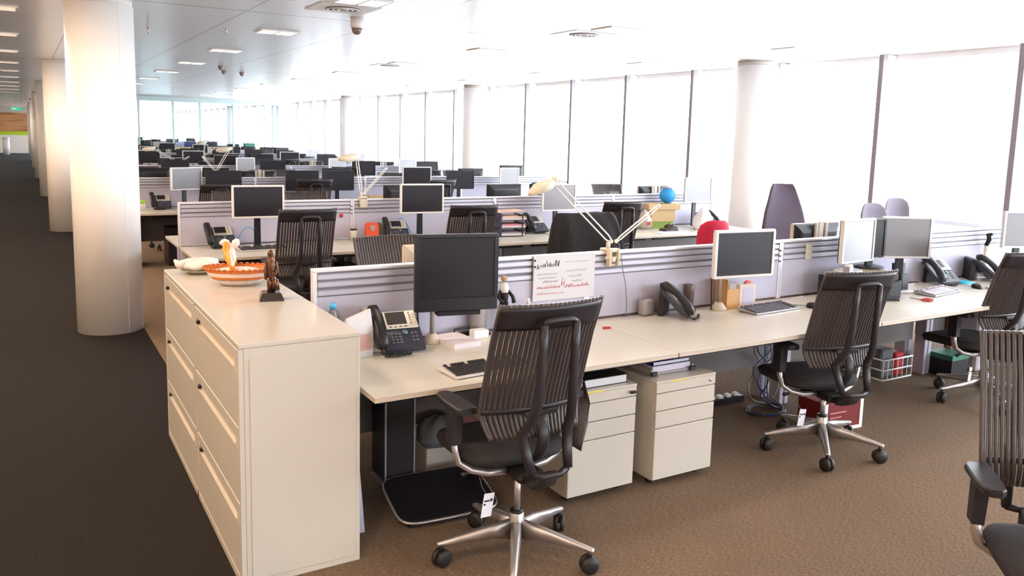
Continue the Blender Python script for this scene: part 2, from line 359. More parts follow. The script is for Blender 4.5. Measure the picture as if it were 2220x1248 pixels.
# columns
def column(x, y, label, group):
    t = thing('column', label, 'column', (x, y, 0), 0, group)
    MB().lathe([(0.27, 0.0), (0.27, CEIL - 0.06)], 64).obj('shaft', COLM, t)
    MB().lathe([(0.262, CEIL - 0.06), (0.262, CEIL)], 64).obj('collar', SEAM, t)
    a = R(-62)
    MB().box(0.2695, 0.2712, -0.0012, 0.0012, 0, CEIL - 0.06, M=Matrix.Rotation(a, 4, 'Z')).obj('joint', mat('joint_line', (0.66, 0.62, 0.60), 0.5), t)
for k in range(7):
    column(0.62, 7.97 + 8 * k, ['round cream column nearest the camera, beside the filing cabinet', 'second round column along the walkway, half hidden by the nearest one', 'third round column along the walkway', 'fourth round column along the walkway', 'fifth round column along the walkway', 'sixth round column, near the timber wall', 'round column farthest down the walkway'][k], 'columns along the walkway')
for k in range(5):
    column(8.60, 7.97 + 8 * k, ['round white column by the windows, beside the high-backed chair', 'second round white column by the windows', 'third round white column by the windows', 'fourth round white column by the windows', 'farthest round white column by the windows'][k], 'columns along the windows')

# ceiling fittings
def ceil_light(x, y, w_, m, label, group):
    t = thing('ceiling_light', label, 'ceiling light', (x, y, CEIL), 0, group)
    b = MB()
    b.box(-w_ / 2 - 0.02, w_ / 2 + 0.02, -0.17, -0.15, -0.012, -0.0005); b.box(-w_ / 2 - 0.02, w_ / 2 + 0.02, 0.15, 0.17, -0.012, -0.0005)
    b.box(-w_ / 2 - 0.02, -w_ / 2, -0.15, 0.15, -0.012, -0.0005); b.box(w_ / 2, w_ / 2 + 0.02, -0.15, 0.15, -0.012, -0.0005); b.box(-0.012, 0.012, -0.15, 0.15, -0.012, -0.0005)
    b.obj('frame', TRIMW, t)
    for sx in (-1, 1):
        MB().box(min(sx * 0.014, sx * w_ / 2 * 0.99), max(sx * 0.014, sx * w_ / 2 * 0.99), -0.148, 0.148, -0.006, -0.001).obj('diffuser', m, t)
    return t
L0 = None
for row, (x, m, nm) in enumerate([(2.49, LITP, 'line of lights over the left-hand desks'), (5.16, LITP, 'line of lights over the middle desks'), (7.75, LITP, 'line of lights nearest the windows')]):
    for k in range(9):
        y = 6.63 + 2.655 * k
        ceil_light(x, y, 0.38, m, '%s lit ceiling light from the camera, in the %s' % (ORD[k], nm), 'ceiling lights above the desks')
for k in range(10):
    ceil_light(-0.29, 9.2 + 2.65 * k, 0.6, LITW, '%s dim warm ceiling light from the camera, above the walkway' % ORD[k], 'ceiling lights above the walkway')
for k, (x, y, l) in enumerate([(2.49, 7.12, 'round slotted ceiling vent next to the nearest lit panel'), (5.12, 7.15, 'round slotted ceiling vent near the middle of the ceiling'), (5.14, 12.45, 'small round ceiling vent over the middle desks, farther back')]):
    t = thing('ceiling_vent', l, 'ceiling vent', (x, y, CEIL), 0, 'round ceiling vents')
    MB().box(-0.27, 0.27, -0.24, 0.24, -0.006, -0.0005, 0.002).obj('plate', TRIMW, t)
    b = MB(); b.lathe([(0.15, -0.012), (0.15, -0.0065)], 32); b.obj('grille', mat('vent_dark', (0.08, 0.06, 0.05), 0.6), t)
    for q in (0.045, 0.09, 0.135):
        b = MB(); b.loft([[(q * math.cos(2 * PI * i / 28) + (0.006 * math.cos(2 * PI * i / 28)) * a, q * math.sin(2 * PI * i / 28) + 0.006 * math.sin(2 * PI * i / 28) * a, -0.0125 - 0.004 * z) for i in range(28)] for a, z in ((-1, 0), (-1, 1), (1, 1), (1, 0))], False); b.obj('ring', TRIMW, t)
t = thing('dome_camera', 'white dome security camera hanging from the ceiling', 'security camera', (2.79, 7.58, CEIL))
MB().lathe([(0.062, -0.0005), (0.062, -0.075), (0.055, -0.10)], 24).obj('housing', mat('camera_grey', (0.66, 0.62, 0.62), 0.5), t)
MB().lathe([(0.052, -0.101), (0.046, -0.135), (0.028, -0.155), (0.002, -0.162)], 20).obj('dome', mat('smoked_dome', (0.16, 0.12, 0.10), 0.15), t)
for k, (x, y, l) in enumerate([(3.67, 16.2, 'small dark ceiling sensor, right of the three together'), (3.30, 16.0, 'small dark ceiling sensor, middle of the three together'), (3.02, 14.9, 'small pale ceiling sensor, left of the three together')]):
    tag(MB().lathe([(0.045, -0.0005), (0.045, -0.03), (0.03, -0.06), (0.004, -0.075)], 16).obj('ceiling_sensor', mat('sensor_brown', (0.25, 0.18, 0.17), 0.4), None, (x, y, CEIL)), l, 'ceiling sensor', 'ceiling sensors')
for k, (x, y) in enumerate([(1.25, 9.9), (1.95, 9.3)]):
    tag(MB().cyl((0, 0, 0), (0, 0, -0.07), 0.012, 0.006, 8).obj('sprinkler', POL, None, (x, y, CEIL)), ['thin sprinkler head in the ceiling beside the nearest column', 'thin sprinkler head in the ceiling, farther right from the column'][k], 'sprinkler')
t = thing('exit_sign', 'small green exit sign hanging far down the walkway', 'exit sign', (-0.12, 40.0, 0))
MB().box(-0.20, 0.20, -0.02, 0.02, 2.36, 2.50, 0.004).obj('panel', mat('exit_green', (0.02, 0.42, 0.26), 0.4, emit=0.5), t)
MB().box(-0.10, -0.09, -0.005, 0.005, 2.5005, CEIL - 0.001).box(0.09, 0.10, -0.005, 0.005, 2.5005, CEIL - 0.001).obj('hanger', TRIMW, t)
b = MB(); b.prism([(-0.13, 2.41), (-0.03, 2.41), (-0.03, 2.39), (0.01, 2.43), (-0.03, 2.47), (-0.03, 2.45), (-0.13, 2.45)], -0.0215, -0.0202, 'y'); b.obj('arrow', WHITE, t)
t = thing('waste_bin', 'tall white bin standing at the far end of the walkway', 'bin', (-0.78, 56.5, 0))
MB().lathe([(0.17, 0), (0.19, 0.9)], 20).obj('body', WHITE, t); MB().lathe([(0.195, 0.9005), (0.18, 1.0), (0.05, 1.05)], 20).obj('lid', mat('bin_lid', (0.7, 0.66, 0.66), 0.5), t)
t = thing('timber_door', 'orange timber door leaf at the far left end of the walkway', 'door', (-1.30, 55.0, 0))
MB().box(-0.45, 0.12, -0.03, 0.03, 0.0, 2.1, 0.004).obj('leaf', mat('orange_timber', (0.60, 0.26, 0.06), 0.5, noise=0.2, nscale=6), t)
MB().tube([(0.05, -0.031, 1.0), (0.05, -0.07, 1.0), (-0.07, -0.07, 1.0)], 0.012).obj('handle', POL, t)

# ---------------------------------------------------------------- desks and screens
def make_desk(label, cat='desk', slab=False):
    t = thing('desk', label, cat, group=None)
    b = MB(); b.use(CREAM).box(0.002, DW - 0.002, 0, 0.80, DZ - 0.006, DZ, 0.0015); b.use(EDGE).box(0.004, DW - 0.004, 0.002, 0.798, DZ - 0.026, DZ - 0.0062, 0.001)
    b.obj('desktop', None, t)
    MB().box(0.06, DW - 0.06, 0.10, 0.14, DZ - 0.066, DZ - 0.0265).box(0.06, DW - 0.06, 0.66, 0.70, DZ - 0.066, DZ - 0.0265).obj('underframe', BLACKM, t)
    MB().box(0.10, DW - 0.10, 0.775, 0.795, 0.28, DZ - 0.0270).obj('modesty_panel', MODESTY, t)
    b = MB(); b.box(0.005, 0.045, 0.70, 0.79, 0.0, DZ - 0.0265, 0.004)
    b.obj('leg', LEG, t)
    b = MB(); b.box(DW - 0.045, DW - 0.005, 0.70, 0.79, 0.0, DZ - 0.0265, 0.004); b.obj('leg', LEG, t)
    MB().box(0.15, DW - 0.15, 0.60, 0.655, DZ - 0.12, DZ - 0.067).obj('cable_tray', BLACKM, t)
    return t
def make_end_desk(label):
    t = make_desk(label)
    b = MB(); b.prism([(0.30, 0.0), (0.78, 0.0), (0.78, DZ - 0.067), (0.46, DZ - 0.067)], 0.047, 0.075, 'x'); b.obj('end_panel', LEG, t)
    return t
def make_screen(label):
    t = thing('desk_screen', label, 'desk screen')
    MB().box(0.02, DW - 0.02, -0.018, 0.018, DZ + 0.012, 0.995).obj('panel', SCREENP, t)
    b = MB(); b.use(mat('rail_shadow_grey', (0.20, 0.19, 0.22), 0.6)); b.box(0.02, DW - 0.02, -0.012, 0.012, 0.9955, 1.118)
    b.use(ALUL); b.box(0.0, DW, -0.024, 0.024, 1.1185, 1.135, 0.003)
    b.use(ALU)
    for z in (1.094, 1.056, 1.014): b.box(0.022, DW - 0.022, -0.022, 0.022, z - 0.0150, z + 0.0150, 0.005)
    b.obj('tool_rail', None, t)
    MB().box(0.001, 0.0195, -0.022, 0.022, DZ + 0.002, 1.118).obj('end_post', ALUL, t)
    MB().box(DW - 0.0195, DW - 0.001, -0.022, 0.022, DZ + 0.002, 1.118).obj('end_post', ALUL, t)
    b = MB()
    for z in (1.066, 1.029, 0.992): b.box(DW - 0.018, DW - 0.004, -0.0265, -0.0222, z - 0.008, z + 0.006)
    b.obj('slot', GROOVE, t)
    MB().box(0.3, DW - 0.3, -0.012, 0.012, DZ + 0.0005, DZ + 0.0118).obj('foot_rail', GROOVE, t)
    return t
POSN = ['left end', 'second from left', 'third from left', 'window end']
desk0 = make_desk('x'); enddesk0 = make_end_desk('x'); screen0 = make_screen('x')
first = {}
NROW = 7
for k in range(NROW):
    for i in range(4):
        x = DX0 + DW * i
        for side in (0, 1):
            lab = 'cream desk of the %s, %s, on the %s side' % (ROWN[k], POSN[i], ['near', 'far'][side])
            src = enddesk0 if (i == 0 and side == 0) or (i == 3 and side == 1) else desk0
            loc = (x, FY(k), 0) if side == 0 else (x + DW, PY(k) + 0.86 - 0.03, 0)
            if src.name not in first: first[src.name] = 1; o = src; o.location = loc; o.rotation_euler = (0, 0, PI * side); o['label'] = lab; o['group'] = 'cream desks in rows'
            else: o = dup(src, loc, PI * side, lab, 'cream desks in rows')
        lab = 'grey screen with ribbed rail on the %s, %s' % (ROWN[k], POSN[i])
        loc = (x, PY(k) - 0.0, 0)
        if 'scr' not in first: first['scr'] = 1; screen0.location = loc; screen0['label'] = lab; screen0['group'] = 'desk screens'
        else: dup(screen0, loc, 0, lab, 'desk screens')

# ---------------------------------------------------------------- filing cabinet
cab = thing('filing_cabinet', 'cream six-drawer filing cabinet standing by the walkway, basket and statuette on it', 'filing cabinet', (0.672, 3.108, 0))
CW, CDp, CH = 0.487, 1.885, 0.992
b = MB(); b.box(0.018, CW, 0.0, CDp, 0.0, CH - 0.0205, 0.003); b.obj('carcass', STEEL, cab)
MB().box(0.0, CW, -0.001, CDp + 0.001, CH - 0.020, CH, 0.004, seg=2).obj('top', CREAM if 0 else STEEL, cab)
MB().box(0.040, CW - 0.02, -0.0035, -0.0005, 0.03, CH - 0.06, 0.001).obj('side_panel', STEEL, cab)
MB().box(0.0, 0.0175, 0.0, 0.018, 0.0, CH - 0.0205).box(0.0, 0.0175, CDp - 0.018, CDp, 0.0, CH - 0.0205).box(0.0, 0.0175, CDp / 2 - 0.012, CDp / 2 + 0.012, 0.0, CH - 0.0205).box(0.0, 0.0175, 0.0185, CDp - 0.0185, 0.0, 0.03).obj('face_frame', STEEL, cab)
dh = (CH - 0.0205 - 0.034) / 3
for c in range(2):
    for r_ in range(3):
        y0 = 0.020 + c * (CDp / 2 - 0.006); y1 = y0 + CDp / 2 - 0.034
        z0 = 0.034 + r_ * dh; z1 = z0 + dh - 0.007
        zs = z1 - 0.065
        b = MB(); b.use(STEEL)
        b.box(0.002, 0.0174, y0, y1, z0, zs - 0.016, 0.002); b.box(0.002, 0.0174, y0, y1, zs + 0.016, z1, 0.002)
        b.box(0.002, 0.0174, y0, y0 + 0.06, zs - 0.0158, zs + 0.0158); b.box(0.002, 0.0174, y1 - 0.05, y1, zs - 0.0158, zs + 0.0158)
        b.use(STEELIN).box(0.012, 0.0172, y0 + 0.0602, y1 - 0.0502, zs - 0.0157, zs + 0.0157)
        d = b.obj('drawer', None, cab)
        MB().prism([(0.001, zs - 0.017), (0.0115, zs - 0.0155), (0.0115, zs - 0.012), (-0.003, zs - 0.0135)], y0 + 0.062, y1 - 0.052, 'y').obj('handle', STEEL, d)
        MB().cyl((0.0118, y1 - 0.075, zs), (-0.004, y1 - 0.075, zs), 0.010, n=12).obj('lock', BLACK, d)

# ---------------------------------------------------------------- objects on the cabinet
t = thing('statuette', 'small bronze figure statuette on a black stone base on the filing cabinet', 'statuette', (1.005, 3.905, CH), R(-12))
b = MB(); q = lambda h, z: [(-h, -h, z), (h, -h, z), (h, h, z), (-h, h, z)]
b.loft([q(0.056, 0.0), q(0.056, 0.008), q(0.045, 0.034), q(0.040, 0.038)], smooth=False); b.obj('base', BASEB, t)
b = MB()
b.lathe([(0.020, 0.0385), (0.017, 0.05), (0.013, 0.06), (0.016, 0.085), (0.021, 0.12), (0.023, 0.15), (0.025, 0.17), (0.017, 0.195), (0.010, 0.205), (0.015, 0.213), (0.016, 0.226), (0.010, 0.238), (0.002, 0.242)], 16, sx=1.0, sy=0.8)
b.tube([(0.020, 0, 0.185), (0.030, -0.01, 0.15), (0.020, -0.022, 0.125), (0.002, -0.024, 0.135)], 0.007, 8)
b.tube([(-0.020, 0, 0.185), (-0.029, -0.01, 0.14), (-0.024, -0.014, 0.10)], 0.007, 8)
b.tube([(0.026, -0.02, 0.05), (0.022, -0.02, 0.10)], [0.014, 0.010], 10)
b.tube([(-0.008, -0.012, 0.04), (-0.010, -0.016, 0.11)], [0.010, 0.013], 8); b.tube([(0.010, -0.010, 0.04), (0.010, -0.014, 0.11)], [0.010, 0.012], 8)
b.obj('figure', BRONZE, t)
t = thing('gift_basket', 'oval orange and white wicker basket with a tall ribboned handle on the filing cabinet', 'basket', (0.955, 4.36, CH), R(-22))
def ell(rx, ry, z, n=48, wob=0.0): return [(rx * math.cos(2 * PI * i / n) * (1 + wob * math.cos(12 * 2 * PI * i / n)), ry * math.sin(2 * PI * i / n) * (1 + wob * math.cos(12 * 2 * PI * i / n)), z) for i in range(n)]
b = MB()
outer = [(0.075, 0.0), (0.095, 0.012), (0.110, 0.035)]
b.loft([ell(r * 1.15, r * 0.80, z, wob=0.02) for r, z in outer] + [ell(0.104 * 1.15, 0.104 * 0.8, 0.035), ell(0.088 * 1.15, 0.088 * 0.8, 0.012)], smooth=True); b.obj('bowl', mat('woven_glassy', (0.62, 0.56, 0.52), 0.35, noise=0.35, nscale=70), t)
def band(z0, z1, r0, r1, m, wob):
    b = MB(); b.loft([ell(r0 * 1.2, r0 * 0.82, z0, wob=wob), ell(r1 * 1.2, r1 * 0.82, z1, wob=wob), ell(r1 * 1.2 - 0.008, r1 * 0.82 - 0.008, z1, wob=wob), ell(r0 * 1.2 - 0.008, r0 * 0.82 - 0.008, z0, wob=wob)], caps=False); b.bm.faces.ensure_lookup_table(); b.obj('band', m, t)
band(0.0355, 0.050, 0.114, 0.126, WICK, 0.02); band(0.0505, 0.072, 0.127, 0.139, WICKW, 0.012); band(0.0725, 0.090, 0.140, 0.149, WICK, 0.015)
b = MB()
for i in range(36):
    a0, a1 = 2 * PI * i / 36, 2 * PI * (i + 0.6) / 36
    b.tube([(0.150 * 1.2 * math.cos(a0), 0.150 * 0.82 * math.sin(a0), 0.090), (0.150 * 1.2 * math.cos((a0 + a1) / 2), 0.150 * 0.82 * math.sin((a0 + a1) / 2), 0.094), (0.150 * 1.2 * math.cos(a1), 0.150 * 0.82 * math.sin(a1), 0.091)], 0.0060, 6)
b.obj('rim', WICK, t)
hp = [(-0.005, -0.10, 0.085), (-0.035, -0.085, 0.14), (-0.055, -0.045, 0.19), (-0.055, 0.0, 0.225), (-0.05, 0.05, 0.20), (-0.045, 0.09, 0.15), (-0.035, 0.10, 0.09)]
MB().tube(hp, [0.010, 0.014, 0.014, 0.011, 0.010, 0.010, 0.009], 10, sq=(1.6, 0.7)).obj('handle', AMBER, t)
b = MB()
for (dx, dz, s_, an) in ((-0.02, 0.222, 0.026, 20), (0.036, 0.218, 0.027, -35), (0.012, 0.205, 0.015, 0)): b.lathe([(0.004, -s_), (s_ * 0.62, -s_ * 0.5), (s_ * 0.8, 0.2 * s_), (s_ * 0.35, s_ * 0.9), (0.002, s_)], 12, M=rotm((-0.05 + dx, -0.005, dz), 0, R(60 + an)), sy=0.55)
b.tube([(-0.04, -0.01, 0.205), (-0.02, -0.03, 0.15), (-0.03, -0.05, 0.10)], [0.014, 0.010, 0.012], 8, sq=(1.5, 0.4)); b.obj('ribbon_bow', RIBBON, t)
b = MB(); b.loft([ell(0.09, 0.07, 0.06, 24, 0.06), ell(0.12, 0.075, 0.078, 24, 0.08), ell(0.06, 0.05, 0.088, 24, 0.10), ell(0.01, 0.01, 0.092, 24)]); b.obj('tissue_lining', RIBBON, t)
t = thing('serving_plate', 'shallow pale plate holding a crumpled white bag at the back of the filing cabinet', 'plate', (0.835, 4.80, CH))
MB().lathe([(0.05, 0.0), (0.06, 0.004), (0.105, 0.022), (0.108, 0.025), (0.100, 0.024), (0.055, 0.010)], 28).obj('dish', mat('olive_dish', (0.42, 0.38, 0.26), 0.3), t)
b = MB(); rg = []
for z, r in ((0.026, 0.09), (0.045, 0.115), (0.065, 0.10), (0.078, 0.06), (0.084, 0.01)):
    rg.append([(r * math.cos(a) * (1 + 0.12 * math.sin(5 * a + z * 90)), r * 0.75 * math.sin(a) * (1 + 0.10 * math.cos(4 * a + z * 60)), z + 0.006 * math.sin(7 * a)) for a in [2 * PI * i / 28 for i in range(28)]])
b.loft(rg); b.tube([(-0.09, -0.02, 0.055), (-0.125, -0.03, 0.065), (-0.135, -0.02, 0.085)], [0.03, 0.018, 0.006], 8)
b.obj('crumpled_bag', PLATE, t)

# ---------------------------------------------------------------- office chairs
def back_y(z):      # side profile of the backrest, y at height z
    P = [(0.60, -0.125), (0.63, -0.105), (0.68, -0.085), (0.73, -0.085), (0.84, -0.118), (1.02, -0.172), (1.10, -0.205), (1.175, -0.232)]
    for (za, ya), (zb, yb) in zip(P, P[1:]):
        if z <= zb: return ya + (yb - ya) * (z - za) / (zb - za)
    return P[-1][1]
def half_w(z): return 0.205 + 0.030 * min(1, max(0, (z - 0.60) / 0.10))
def shell(x, z, off=0.0):
    hw = half_w(z); return (x * hw, back_y(z) - 0.045 * (1 - x * x) + off, z)
def castor(par, a, rr, lift=0.0):
    x, y = rr * math.cos(a), rr * math.sin(a)
    M = Matrix.Translation((x, y, 0)) @ Matrix.Rotation(a + R(35), 4, 'Z')
    b = MB()
    for s in (-1, 1): b.lathe([(0.012, s * 0.006 + (0.0)), (0.036, s * 0.006), (0.0385, s * 0.012), (0.036, s * 0.024), (0.012, s * 0.026)], 18, (0, 0, 0), M @ Matrix.Translation((0.0, 0, 0.0385)) @ Matrix.Rotation(R(90), 4, 'X'))
    b.box(-0.012, 0.012, -0.006, 0.006, 0.04, 0.082, M=M); b.cyl((0, 0, 0.07), (0, 0, 0.098), 0.010, n=8, M=M)
    return b.obj('castor', RUB, par)
def make_chair(dz=0.0, label='x', tagged=False, simple=False):
    t = thing('office_chair', label, 'chair')
    Z = lambda o: (setattr(o, 'location', (0, 0, dz)), o)[1]
    # star base
    b = MB()
    for k in range(5):
        a = R(22 + 72 * k); M = Matrix.Rotation(a, 4, 'Z')
        rings = []
        for r_, zt, h, w_ in ((0.03, 0.175, 0.075, 0.026), (0.12, 0.160, 0.050, 0.022), (0.24, 0.133, 0.030, 0.018), (0.335, 0.112, 0.014, 0.015), (0.345, 0.108, 0.008, 0.012)):
            rings.append([(r_, -w_, zt - h), (r_, w_, zt - h), (r_, w_ * 0.8, zt - 0.006), (r_, w_ * 0.45, zt), (r_, -w_ * 0.45, zt), (r_, -w_ * 0.8, zt - 0.006)])
        b.loft(rings, M=M)
    b.lathe([(0.034, 0.085), (0.036, 0.10), (0.031, 0.205), (0.028, 0.210)], 24); b.obj('star_base', POL, t)
    for k in range(5): castor(t, R(22 + 72 * k), 0.325)
    b = MB(); b.use(BLACK).lathe([(0.029, 0.2105), (0.029, 0.220)], 20); b.use(POL).lathe([(0.0145, 0.221), (0.0145, 0.385 + dz)], 20); b.obj('gas_post', None, t)
    # mechanism
    b = MB(); b.box(-0.07, 0.07, -0.13, 0.16, 0.387, 0.425, 0.015); b.box(-0.10, 0.10, -0.02, 0.20, 0.4255, 0.440, 0.006); b.prism([(-0.20, 0.395), (-0.10, 0.388), (0.02, 0.388), (0.02, 0.42), (-0.10, 0.42), (-0.22, 0.44)], -0.045, 0.045, 'x')
    Z(b.obj('mechanism', BLACKM, t))
    Z(MB().tube([(-0.09, 0.06, 0.41), (-0.20, 0.05, 0.405), (-0.245, 0.045, 0.40)], [0.007, 0.007, 0.012], 8).obj('lever', BLACK, t))
    # seat
    pts = []
    for z, g in ((0.445, -0.03), (0.452, 0.0), (0.480, 0.012), (0.497, 0.004), (0.505, -0.03)):
        ring = []
        for i in range(28):
            a = 2 * PI * i / 28; cx = math.copysign(abs(math.cos(a)) ** 0.5, math.cos(a)); cy = math.copysign(abs(math.sin(a)) ** 0.5, math.sin(a))
            dip = -0.025 * max(0, cy - 0.4)
            ring.append((cx * (0.235 + g), 0.165 + cy * (0.225 + g), z + dip))
        pts.append(ring)
    Z(MB().loft(pts).obj('seat', FAB, t))
    # backrest
    NZ = [0.602, 0.62, 0.65, 0.68, 0.72, 0.78, 0.84, 0.90, 0.96, 1.02, 1.08, 1.13, 1.172]
    N = 22; b = MB()
    for i in range(N):
        u = -1 + (2 * i + 1) / N
        du = 0.80 / N
        rows = []
        for z in NZ:
            x0, y0, _ = shell(u - du, z); x1, y1, _ = shell(u + du, z)
            rows.append([(x0, y0 - 0.003, z), ((x0 + x1) / 2, (y0 + y1) / 2 - 0.007, z), (x1, y1 - 0.003, z), (x1, y1 + 0.003, z), ((x0 + x1) / 2, (y0 + y1) / 2 + 0.007, z), (x0, y0 + 0.003, z)])
        b.loft(rows)
    for s in (-1, 1):
        b.tube([shell(s * 1.0, z) for z in NZ], 0.008, 8)
    Z(b.obj('backrest', RIB, t))
    def strip(z0, z1, off, th, name, m, n=14, k=5, xa=-1.0, xb=1.0):
        rows = []
        for j in range(k + 1):
            z = z0 + (z1 - z0) * j / k
            rows.append([shell(xa + (xb - xa) * i / n, z, off) for i in range(n + 1)])
        return Z(MB().sheet(rows, th).obj(name, m, t))
    strip(1.065, 1.160, -0.012, 0.005, 'head_band', CHAIRP)
    strip(0.700, 0.722, -0.012, 0.006, 'lumbar_bar', CHAIRP, k=2)
    # rear frame
    b = MB()
    def yb(z): return back_y(z) - 0.045 - 0.030
    L_ = [(-0.073, -0.290, 1.095), (-0.074, -0.286, 1.0), (-0.076, -0.280, 0.88), (-0.080, -0.272, 0.78), (-0.092, -0.246, 0.70), (-0.108, -0.200, 0.635), (-0.096, -0.222, 0.56), (-0.085, -0.250, 0.485)]
    for s in (-1, 1): b.tube([(s * x if s > 0 else x, y, z) for x, y, z in [(abs(p[0]) * s, p[1], p[2]) for p in L_]], [0.013, 0.014, 0.015, 0.016, 0.017, 0.018, 0.017, 0.015], 8, sq=(1.15, 0.95))
    b.tube([(-0.075, -0.290, 1.094), (-0.055, -0.291, 1.108), (0, -0.294, 1.110), (0.055, -0.291, 1.108), (0.075, -0.290, 1.094)], 0.013, 8)
    b.tube([(-0.085, -0.245, 0.485), (-0.04, -0.262, 0.472), (0.04, -0.262, 0.472), (0.085, -0.245, 0.485)], 0.014, 8)
    b.tube([(0, -0.255, 0.472), (0, -0.22, 0.43), (0, -0.15, 0.405)], [0.03, 0.04, 0.045], 10, sq=(1.2, 0.6)); Z(b.obj('back_frame', CHAIRP, t))
    b = MB(); b.sheet([[(-0.030 + 0.060 * i / 4, -0.150 - 0.045 * math.sin(PI * j / 6) - 0.010 * (i in (1, 2, 3)), 0.500 + 0.205 * j / 6) for i in range(5)] for j in range(7)], 0.009)
    b.box(-0.075, 0.075, -0.172, -0.158, 0.690, 0.712, 0.004)
    Z(b.obj('lumbar_bracket', CHAIRP, t))
    for s in (-1, 1):
        a = Z(MB().tube([(s * 0.05, 0.0, 0.405), (s * 0.14, 0.02, 0.405), (s * 0.205, 0.04, 0.420), (s * 0.255, 0.055, 0.455), (s * 0.272, 0.060, 0.51), (s * 0.276, 0.062, 0.56)], [0.020, 0.020, 0.019, 0.018, 0.017, 0.016], 10, sq=(1.25, 0.75)).obj('armrest', POL, t))
        b = MB(); b.prism([(s * 0.276 - 0.020, 0.540), (s * 0.276 + 0.020, 0.540), (s * 0.272 + 0.024, 0.690), (s * 0.272 - 0.024, 0.690)], 0.030, 0.095, 'y'); b.obj('arm_sleeve', CHAIRP, a)
        px = s * 0.262
        b = MB(); ring = []
        for z, g in ((0.6905, -0.004), (0.700, 0.0), (0.712, 0.0), (0.718, -0.006)):
            ring.append([(px + sx_ * (1 + g / 0.045), 0.078 + sy_ * 0.92, z) for sx_, sy_ in ((-0.036, -0.135), (0.030, -0.135), (0.043, -0.11), (0.045, 0.05), (0.036, 0.12), (0.018, 0.142), (-0.018, 0.142), (-0.036, 0.12), (-0.045, 0.02), (-0.045, -0.11))])
        b.loft(ring, smooth=False); b.obj('arm_pad', CHAIRP, a)
    if tagged:
        b = MB(); b.use(CABLEG).tube([(-0.17, 0.03, 0.388), (-0.16, 0.02, 0.34), (-0.145, 0.01, 0.315)], 0.0015, 5)
        M = rotm((-0.14, 0.005, 0.265), 0, R(12), R(20)); b.use(PAPER).box(-0.033, 0.033, -0.001, 0.001, -0.05, 0.05, M=M)
        b.use(BLACKM).box(-0.028, 0.006, -0.0018, -0.0012, 0.015, 0.022, M=M).box(0.010, 0.026, -0.0018, -0.0012, 0.015, 0.026, M=M).box(-0.028, -0.016, -0.0018, -0.0012, 0.0, 0.008, M=M)
        Z(b.obj('hang_tag', None, t))
    return t
chA = make_chair(0.0, 'charcoal ribbed office chair pushed to the desk beside the filing cabinet, white tag hanging', True)
chA.location = (1.755, 2.815, 0); chA.rotation_euler = (0, 0, R(-1))
chB = make_chair(-0.055, 'charcoal ribbed office chair turned slightly right, in front of the red box', True)
chB.location = (4.00, 3.035, 0); chB.rotation_euler = (0, 0, R(-13))
chC = dup(chB, (5.86, 3.13, 0), R(-6), 'charcoal ribbed office chair at the front desk near the right edge, mostly side on')
chD = dup(chB, (3.10, 1.35, 0), R(134), 'charcoal office chair cut by the right edge, its ribbed front towards the camera')
for c in (chC,): pass
def chair_at(x, y, rot, label, group='ribbed office chairs farther back', src=None):
    return dup(src or chA, (x, y, 0), R(rot), label, group, skip=('hang_tag',))
chair_at(2.00, 6.79, 0, 'ribbed charcoal chair at the second row of desks, behind the basket and statuette')
chair_at(3.56, 6.79, -3, 'ribbed charcoal chair at the second row of desks, beside the black paper trays')
chair_at(5.30, 6.79, -4, 'ribbed charcoal chair at the second row of desks, right behind the coat')
chair_at(2.10, 4.86, 186, 'ribbed charcoal chair behind the front screen, beside the beige monitor back', src=chB)
chair_at(3.86, 4.98, 180, 'charcoal chair behind the front screen, draped with a black coat', src=chA)
chair_at(1.98, 9.20, 168, 'dark office chair at the left end of the second row, by the walkway', src=chB)
chair_at(2.77, 8.98, 178, 'charcoal chair facing the camera beyond the second row, right of the wide white monitor', src=chB)
chair_at(7.03, 8.94, 176, 'charcoal chair facing the camera beyond the second row, near the windows', src=chA)
chair_at(2.10, 10.85, 4, 'ribbed charcoal chair at the third row, left part', src=chB)
chair_at(3.33, 10.86, 0, 'ribbed charcoal chair at the third row, in front of two dark monitors')
# ---- other chairs
def purple():
    t = thing('high_back_chair', 'tall plum-grey high-backed chair with tapered top behind the front screen', 'chair', (6.14, 5.06, 0), R(174))
    rings = []
    for z, hw, th, y in ((0.50, 0.22, 0.035, -0.16), (0.60, 0.26, 0.045, -0.20), (0.85, 0.275, 0.05, -0.235), (1.02, 0.265, 0.05, -0.25), (1.15, 0.235, 0.045, -0.265), (1.28, 0.185, 0.04, -0.28), (1.38, 0.145, 0.032, -0.295), (1.42, 0.115, 0.02, -0.30)):
        rings.append([(math.copysign(abs(math.cos(a)) ** 0.7, math.cos(a)) * hw, y + math.sin(a) * th + 0.06 * (math.cos(a) ** 2), z) for a in [2 * PI * i / 24 for i in range(24)]])
    MB().loft(rings).obj('backrest', PURP, t)
    MB().box(-0.25, 0.25, -0.14, 0.33, 0.44, 0.53, 0.04, seg=3, smooth=True).obj('seat', PURP, t)
    for s in (-1, 1): MB().tube([(s * 0.27, -0.05, 0.46), (s * 0.29, 0.0, 0.60), (s * 0.28, 0.05, 0.70), (s * 0.28, 0.25, 0.70)], [0.018, 0.018, 0.02, 0.024], 8).obj('armrest', BLACK, t)
    MB().cyl((0, 0, 0.12), (0, 0, 0.438), 0.025).obj('gas_post', POL, t)
    b = MB()
    for k in range(5): b.tube([(0, 0, 0.13), (0.31 * math.cos(R(72 * k + 10)), 0.31 * math.sin(R(72 * k + 10)), 0.09)], [0.03, 0.014], 8)
    b.obj('star_base', BLACK, t)
    for k in range(5): castor(t, R(72 * k + 10), 0.30)
    return t
purple()
